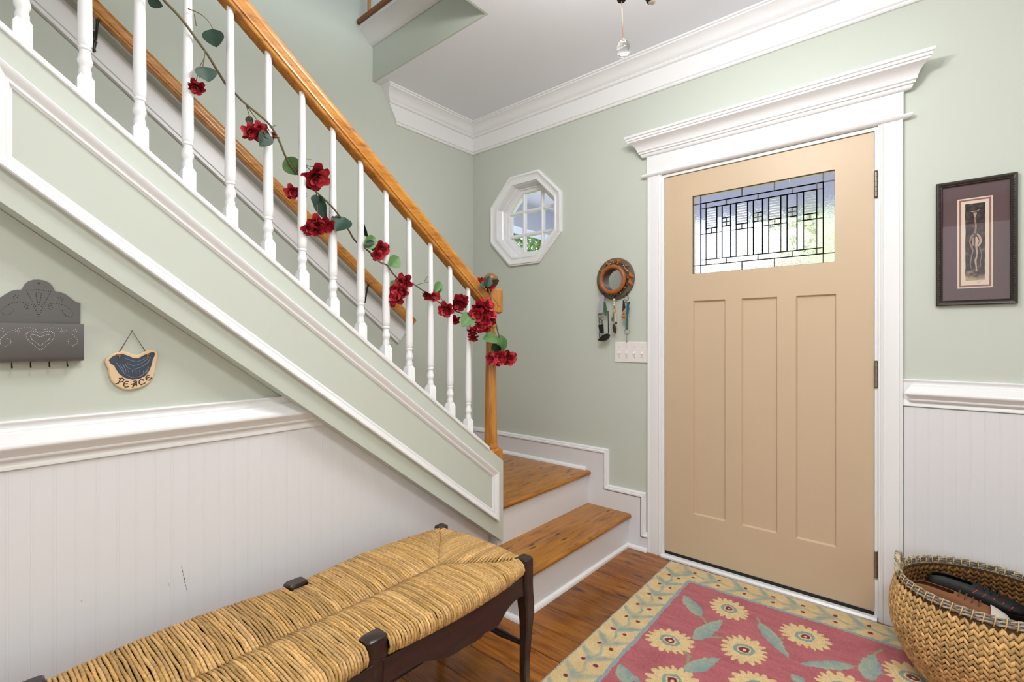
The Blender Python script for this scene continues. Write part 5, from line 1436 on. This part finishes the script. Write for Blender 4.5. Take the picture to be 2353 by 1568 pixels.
def rose(u, v, rpx, front=F_, face=None):
    p = gp(u, v, front); dep = (p - Vector(CC)).dot(_fw); rad = rpx * dep / CF
    d = (Vector(CC) - p).normalized() + Vector((rr_.uniform(-.7, .7), rr_.uniform(-.7, .7), rr_.uniform(-.9, .35)))
    if face: d = Vector(face)
    q_ = d.normalized().to_track_quat('Z', 'Y'); o = inst(rr_.choice(RM), 'rose', ga, p); o.rotation_mode = 'QUATERNION'
    o.rotation_quaternion = q_; s_ = rad * 1.12; o.scale = (s_, s_, s_)
DN = (.45, -.25, -.8)
for q in [(450, 203, 16, F_, DN), (577, 306, 17), (598, 298, 16), (600, 316, 15, F_, DN), (622, 312, 11, 0, DN), (729, 412, 28), (672, 443, 15, B_), (692, 447, 10, B_), (710, 527, 15), (733, 520, 21), (752, 520, 16), (722, 532, 14, F_, DN),
          (878, 574, 17), (868, 588, 13), (925, 650, 18), (905, 684, 18), (922, 672, 14), (908, 668, 14), (984, 682, 13), (1000, 682, 11), (1023, 714, 17), (1045, 738, 12, 0, DN), (1054, 700, 18, 0), (1063, 690, 12, 0), (1104, 712, 18, .05), (1122, 700, 17, .06), (1127, 722, 14, .065), (1094, 724, 17, .05), (1112, 738, 16, .065), (1104, 752, 13, .06), (1128, 740, 12, .06), (1116, 757, 11, .07, DN),
          (1086, 765, 11, .04, DN), (1088, 779, 11, .04, DN), (1128, 826, 13, .07), (1148, 823, 17, .075), (1170, 825, 17, .075), (1158, 830, 12, .07, DN), (1106, 646, 9, .03), (1127, 660, 11, .05)]:
    rose(*q)
def leaf_mesh(seed, mat):
    r_ = random.Random(seed); mb = MB(); v = []; f = []; nu, nv = 8, 6
    for i in range(nu + 1):
        u = i / nu; w_ = .46 * math.sin(math.pi * u ** .8) ** .75 if 0 < u < 1 else 0.004
        for j in range(nv + 1):
            t_ = j / nv * 2 - 1
            v.append((u, t_ * w_, .14 * abs(t_) * w_ * 2 - .18 * (u - .45) ** 2 + .015 * math.sin(u * 14 + t_ * 4)))
    for i in range(nu):
        for j in range(nv): f.append((i * (nv + 1) + j, i * (nv + 1) + j + 1, (i + 1) * (nv + 1) + j + 1, (i + 1) * (nv + 1) + j))
    mb.add(v, f); me = mesh_from(mb, 'leaf', mat, 179); return me
LD, LL = [leaf_mesh(k, LEAFD) for k in range(2)], [leaf_mesh(k + 5, LEAFL) for k in range(2)]
def leaf(u0, v0, u1, v1, light, front=F_, roll=0.0, wide=1.0):
    a, b = gp(u0, v0, front), gp(u1, v1, front + rr_.uniform(-.012, .012)); d = b - a; ln = d.length; x_ = d.normalized()
    vw = (Vector(CC) - a).normalized(); z_ = (vw - x_ * vw.dot(x_)).normalized(); z_ = (Matrix.Rotation(roll, 3, x_) @ z_); y_ = z_.cross(x_)
    o = inst(rr_.choice(LL if light else LD), 'leaf', ga, a); o.rotation_mode = 'QUATERNION'
    o.rotation_quaternion = Matrix((x_, y_, z_)).transposed().to_quaternion(); o.scale = (ln, ln * wide, ln)
for q in [(338, -8, 374, 16, 0, F_, .5), (488, 66, 496, 108, 0, F_, .3, 1.35), (466, 152, 480, 188, 0, F_, -.4, 1.5), (572, 266, 577, 290, 0, F_, .4, .9), (617, 304, 598, 336, 0, F_ + .01, -.3, .9), (656, 362, 690, 402, 1, B_, .2, 1.0), (697, 355, 696, 362, 0, B_), (727, 447, 722, 472, 0, F_, .4, .8), (732, 448, 748, 505, 0, F_, .5, .6), (795, 500, 772, 530, 0, F_, .4, 1.2), (834, 512, 846, 548, 0, 0, .9, .6), (838, 566, 864, 545, 1, F_, .3, .8), (836, 562, 862, 556, 0, F_, -.3, .5), (896, 612, 918, 590, 1, F_, .2, 1.0), (915, 645, 900, 668, 1, 0, .4, .9), (1000, 672, 1014, 648, 1, 0, .4, .8), (1000, 675, 1012, 660, 0, 0, -.6, .7),
          (1086, 722, 1062, 750, 1, F_, .2, .9), (1118, 660, 1126, 634, 0, .06, .4, .8), (1122, 650, 1146, 652, 0, .06, .6, .8), (1116, 650, 1104, 660, 0, .05, .5, .8), (1142, 778, 1110, 780, 1, .065, .5, .8), (1150, 770, 1152, 812, 1, .07, .2, .85), (1132, 790, 1150, 808, 0, .065, .4, .7), (1100, 748, 1104, 764, 0, .03, .4, .8)]:
    leaf(*q)

# ================================================================== CHANDELIER (mostly above the frame)
HX, HY = 1.944, -1.371
ch = thing('chandelier', 'dark iron ceiling light with candle bulbs hanging from the hall ceiling', 'ceiling light', (HX, HY, 2.09))
build(MB().lathe([(.001, CZ - .0005), (.065, CZ - .0005), (.065, CZ - .012), (.045, CZ - .03), (.012, CZ - .045), (.008, CZ - .06)], (HX, HY, 0), 24), 'canopy', IRON, ch, 40)
build(MB().lathe([(.007, CZ - .055), (.007, 2.46)], (HX, HY, 0), 12), 'rod', IRON, ch, 40)
build(MB().lathe([(.001, 2.4602), (.03, 2.46), (.04, 2.43), (.028, 2.38), (.022, 2.30), (.032, 2.26), (.034, 2.22), (.020, 2.17), (.012, 2.14), (.016, 2.12), (.012, 2.10), (.012, 2.0895), (.010, 2.0865), (.001, 2.0862)], (HX, HY, 0), 24), 'body', IRON, ch, 40)
base_a = math.atan2(-1.319 - HY, 2.004 - HX)
for k in range(1):
    a = base_a; c, s = math.cos(a), math.sin(a)
    P = lambda r, z: (HX + c * r, HY + s * r, z)
    mb = MB().tube([P(.02, 2.20), P(.05, 2.165), P(.072, 2.13), P(.079, 2.108)], .006, 8)
    mb.lathe([(.005, 2.112), (.014, 2.106), (.015, 2.092), (.010, 2.083)], P(.079, 0), 16)
    sc = build(mb, 'scroll', IRON, ch, 50)
    build(MB().lathe([(.0105, 2.0868), (.0090, 2.081), (.005, 2.0795), (.001, 2.0794)], P(.0815, 0), 14), 'porcelain_knob', SOCK, sc, 60)
for k in range(5):
    a = base_a + R(36) + k * 2 * math.pi / 5; c, s = math.cos(a), math.sin(a)
    P = lambda r, z: (HX + c * r, HY + s * r, z)
    mb = MB().tube(smooth_path([P(.02, 2.30), P(.06, 2.32), P(.10, 2.285), P(.14, 2.24), P(.175, 2.235), P(.19, 2.255)]), .006, 8)
    mb.lathe([(.004, 2.250), (.030, 2.262), (.032, 2.266), (.010, 2.268)], P(.19, 0), 16); build(mb, 'arm', IRON, ch, 50)
    build(MB().lathe([(.011, 2.265), (.011, 2.325)], P(.19, 0), 14), 'candle_sleeve', SOCK, ch, 40)
    build(MB().lathe([(.006, 2.325), (.011, 2.338), (.0145, 2.355), (.011, 2.375), (.003, 2.395), (.0005, 2.397)], P(.19, 0), 14), 'bulb', BULB, ch, 179)
    l = bpy.data.lights.new('bulb_light', 'POINT'); l.energy = CHANDELIER_POWER; l.color = (1.0, 0.99, 0.975); l.shadow_soft_size = 0.05
    o = bpy.data.objects.new('bulb_light', l); COL.objects.link(o); o.parent = ch; o.location = Vector(P(.19, 2.452)) - wloc(ch)
cb = px(1432, 112, 1, -1.368)
t = thing('crystal_ball', 'faceted clear crystal ball hanging by a thread from the ceiling light', 'crystal', (cb.x, cb.y, cb.z - .024))
build(MB().sphere(cb, .0198, 24, 16, sc=(.97, .97, 1.13)), 'crystal', CRYST, t, 179)
build(MB().torus((cb.x, cb.y, cb.z + .0245), .0032, .0008, 1, 14, 6), 'ring', SOCK, t, 179)
build(MB().tube([(cb.x, cb.y, cb.z + .027), (HX, HY, 2.088)], .0011, 6), 'thread', paint('peach_thread', (238, 190, 168), .8), t, 179)

t = thing('fill_fixture', 'added round fixture for the overhead fill light, unseen behind the chandelier', 'ceiling light', (3.3, -2.35, 2.65))  # made-up fixture dressing the overhead fill, out of view
build(MB().lathe([(.001, CZ - .0005), (.19, CZ - .0005), (.19, CZ - .03), (.17, CZ - .04), (.001, CZ - .041)], (3.3, -2.35, 0), 32), 'pan', SOCK, t, 40)
build(MB().lathe([(.168, CZ - .041), (.16, CZ - .06), (.11, CZ - .085), (.001, CZ - .094)], (3.3, -2.35, 0), 32), 'diffuser', BULB, t, 179)  # glowing cover of the added fixture

# ================================================================== OUTSIDE: porch and garden
struct(build(MB().box(-12, 16, 2.35, 30, -0.45, -0.30), 'ground', GRASS), 'lawn beyond the porch', 'lawn')
struct(build(MB().box(-0.95, 6, 0.162, 2.4, -0.30, -0.06), 'porch_floor', CONC), 'porch slab outside the door', 'porch')
struct(build(MB().box(-0.95, 6, 0.162, 2.5, 2.62, 2.70), 'porch_ceiling', LAV), 'pale lilac porch ceiling', 'ceiling')
struct(build(MB().box(-0.95, -0.72, 0.162, 2.4, 2.36, 2.6198).box(-0.719, 6, 2.2, 2.4, 2.27, 2.6198), 'porch_beam', PORCHW), 'white porch beam', 'beam')
for xx in (-.835, 3.2): 
    t = thing('porch_post', 'square white post at the %s of the porch' % ('far end' if xx < 0 else 'front'), 'post', (xx, 2.3, -.06))
    build(MB().box(xx - .06, xx + .06, 2.24, 2.36, -.06, 2.2698), 'shaft', PORCHW, t)
    build(MB().box(xx - .08, xx + .08, 2.22, 2.38, -.06, .12), 'plinth', PORCHW, t)
def shrub(name, label, c, rx, rz, n, tone, cat='shrub', trunk=False):
    r_ = random.Random(hash(label) % 1000 if False else int(c[0] * 10 + c[1] * 100))
    t_ = thing(name, label, cat, (c[0], c[1], -.30)); mb = MB()
    for k in range(n):
        d = Vector((r_.gauss(0, 1), r_.gauss(0, 1), r_.gauss(0, 1))).normalized() * (r_.random() ** .33)
        p = Vector((c[0] + d.x * rx, c[1] + d.y * rx, c[2] + d.z * rz)); s_ = (.055 if c[1] < 8 else .11) * r_.uniform(.7, 1.5)
        a = Vector((r_.gauss(0, 1), r_.gauss(0, 1), r_.gauss(0, .6))).normalized(); b = a.orthogonal().normalized()
        b = Matrix.Rotation(r_.uniform(0, 6.28), 3, a) @ b; g = r_.uniform(.6, 1.35)
        mb.add([p, p + a * s_ + b * s_ * .45, p + a * s_ * 2, p + a * s_ - b * s_ * .45], [(0, 1, 2, 3)], tuple(min(1, lin(min(255, x * g))) for x in tone))
    build(mb, 'foliage', FOL, t_, kind='stuff')
    build(MB().tube([(c[0], c[1], -.30), (c[0] + .04, c[1], c[2] * .5), (c[0], c[1], c[2])], [.07, .05, .02], 8), 'stem', STEM, t_, 179)
shrub('garden_shrub', 'green leafy shrub beyond the end of the porch', (-2.9, 4.3, 2.5), 1.8, 2.2, 14000, (104, 136, 72))
shrub('garden_shrub', 'pale green bush beyond the octagonal window', (-6.6, 6.4, 2.4), 1.9, 2.4, 9000, (150, 170, 104))
shrub('garden_tree', 'bright green tree across the lawn in front of the door', (0.2, 18.5, 3.6), 3.0, 3.4, 8000, (184, 190, 150), 'tree')
shrub('garden_tree', 'yellow green tree behind the porch post', (5.2, 11.0, 2.6), 2.2, 2.4, 6000, (196, 198, 168), 'tree')
sh = thing('garden_shed', 'small garden shed with a brown roof across the lawn', 'shed', (-1.62, 14, -.3))
build(MB().box(-2.7, -0.55, 13, 15, -.3, 3.1), 'wall', SHEDW, sh)
build(MB().prism([(12.7, 3.05), (14, 3.62), (15.3, 3.05)], 0, -2.84, -0.41), 'roof', SHEDR, sh)
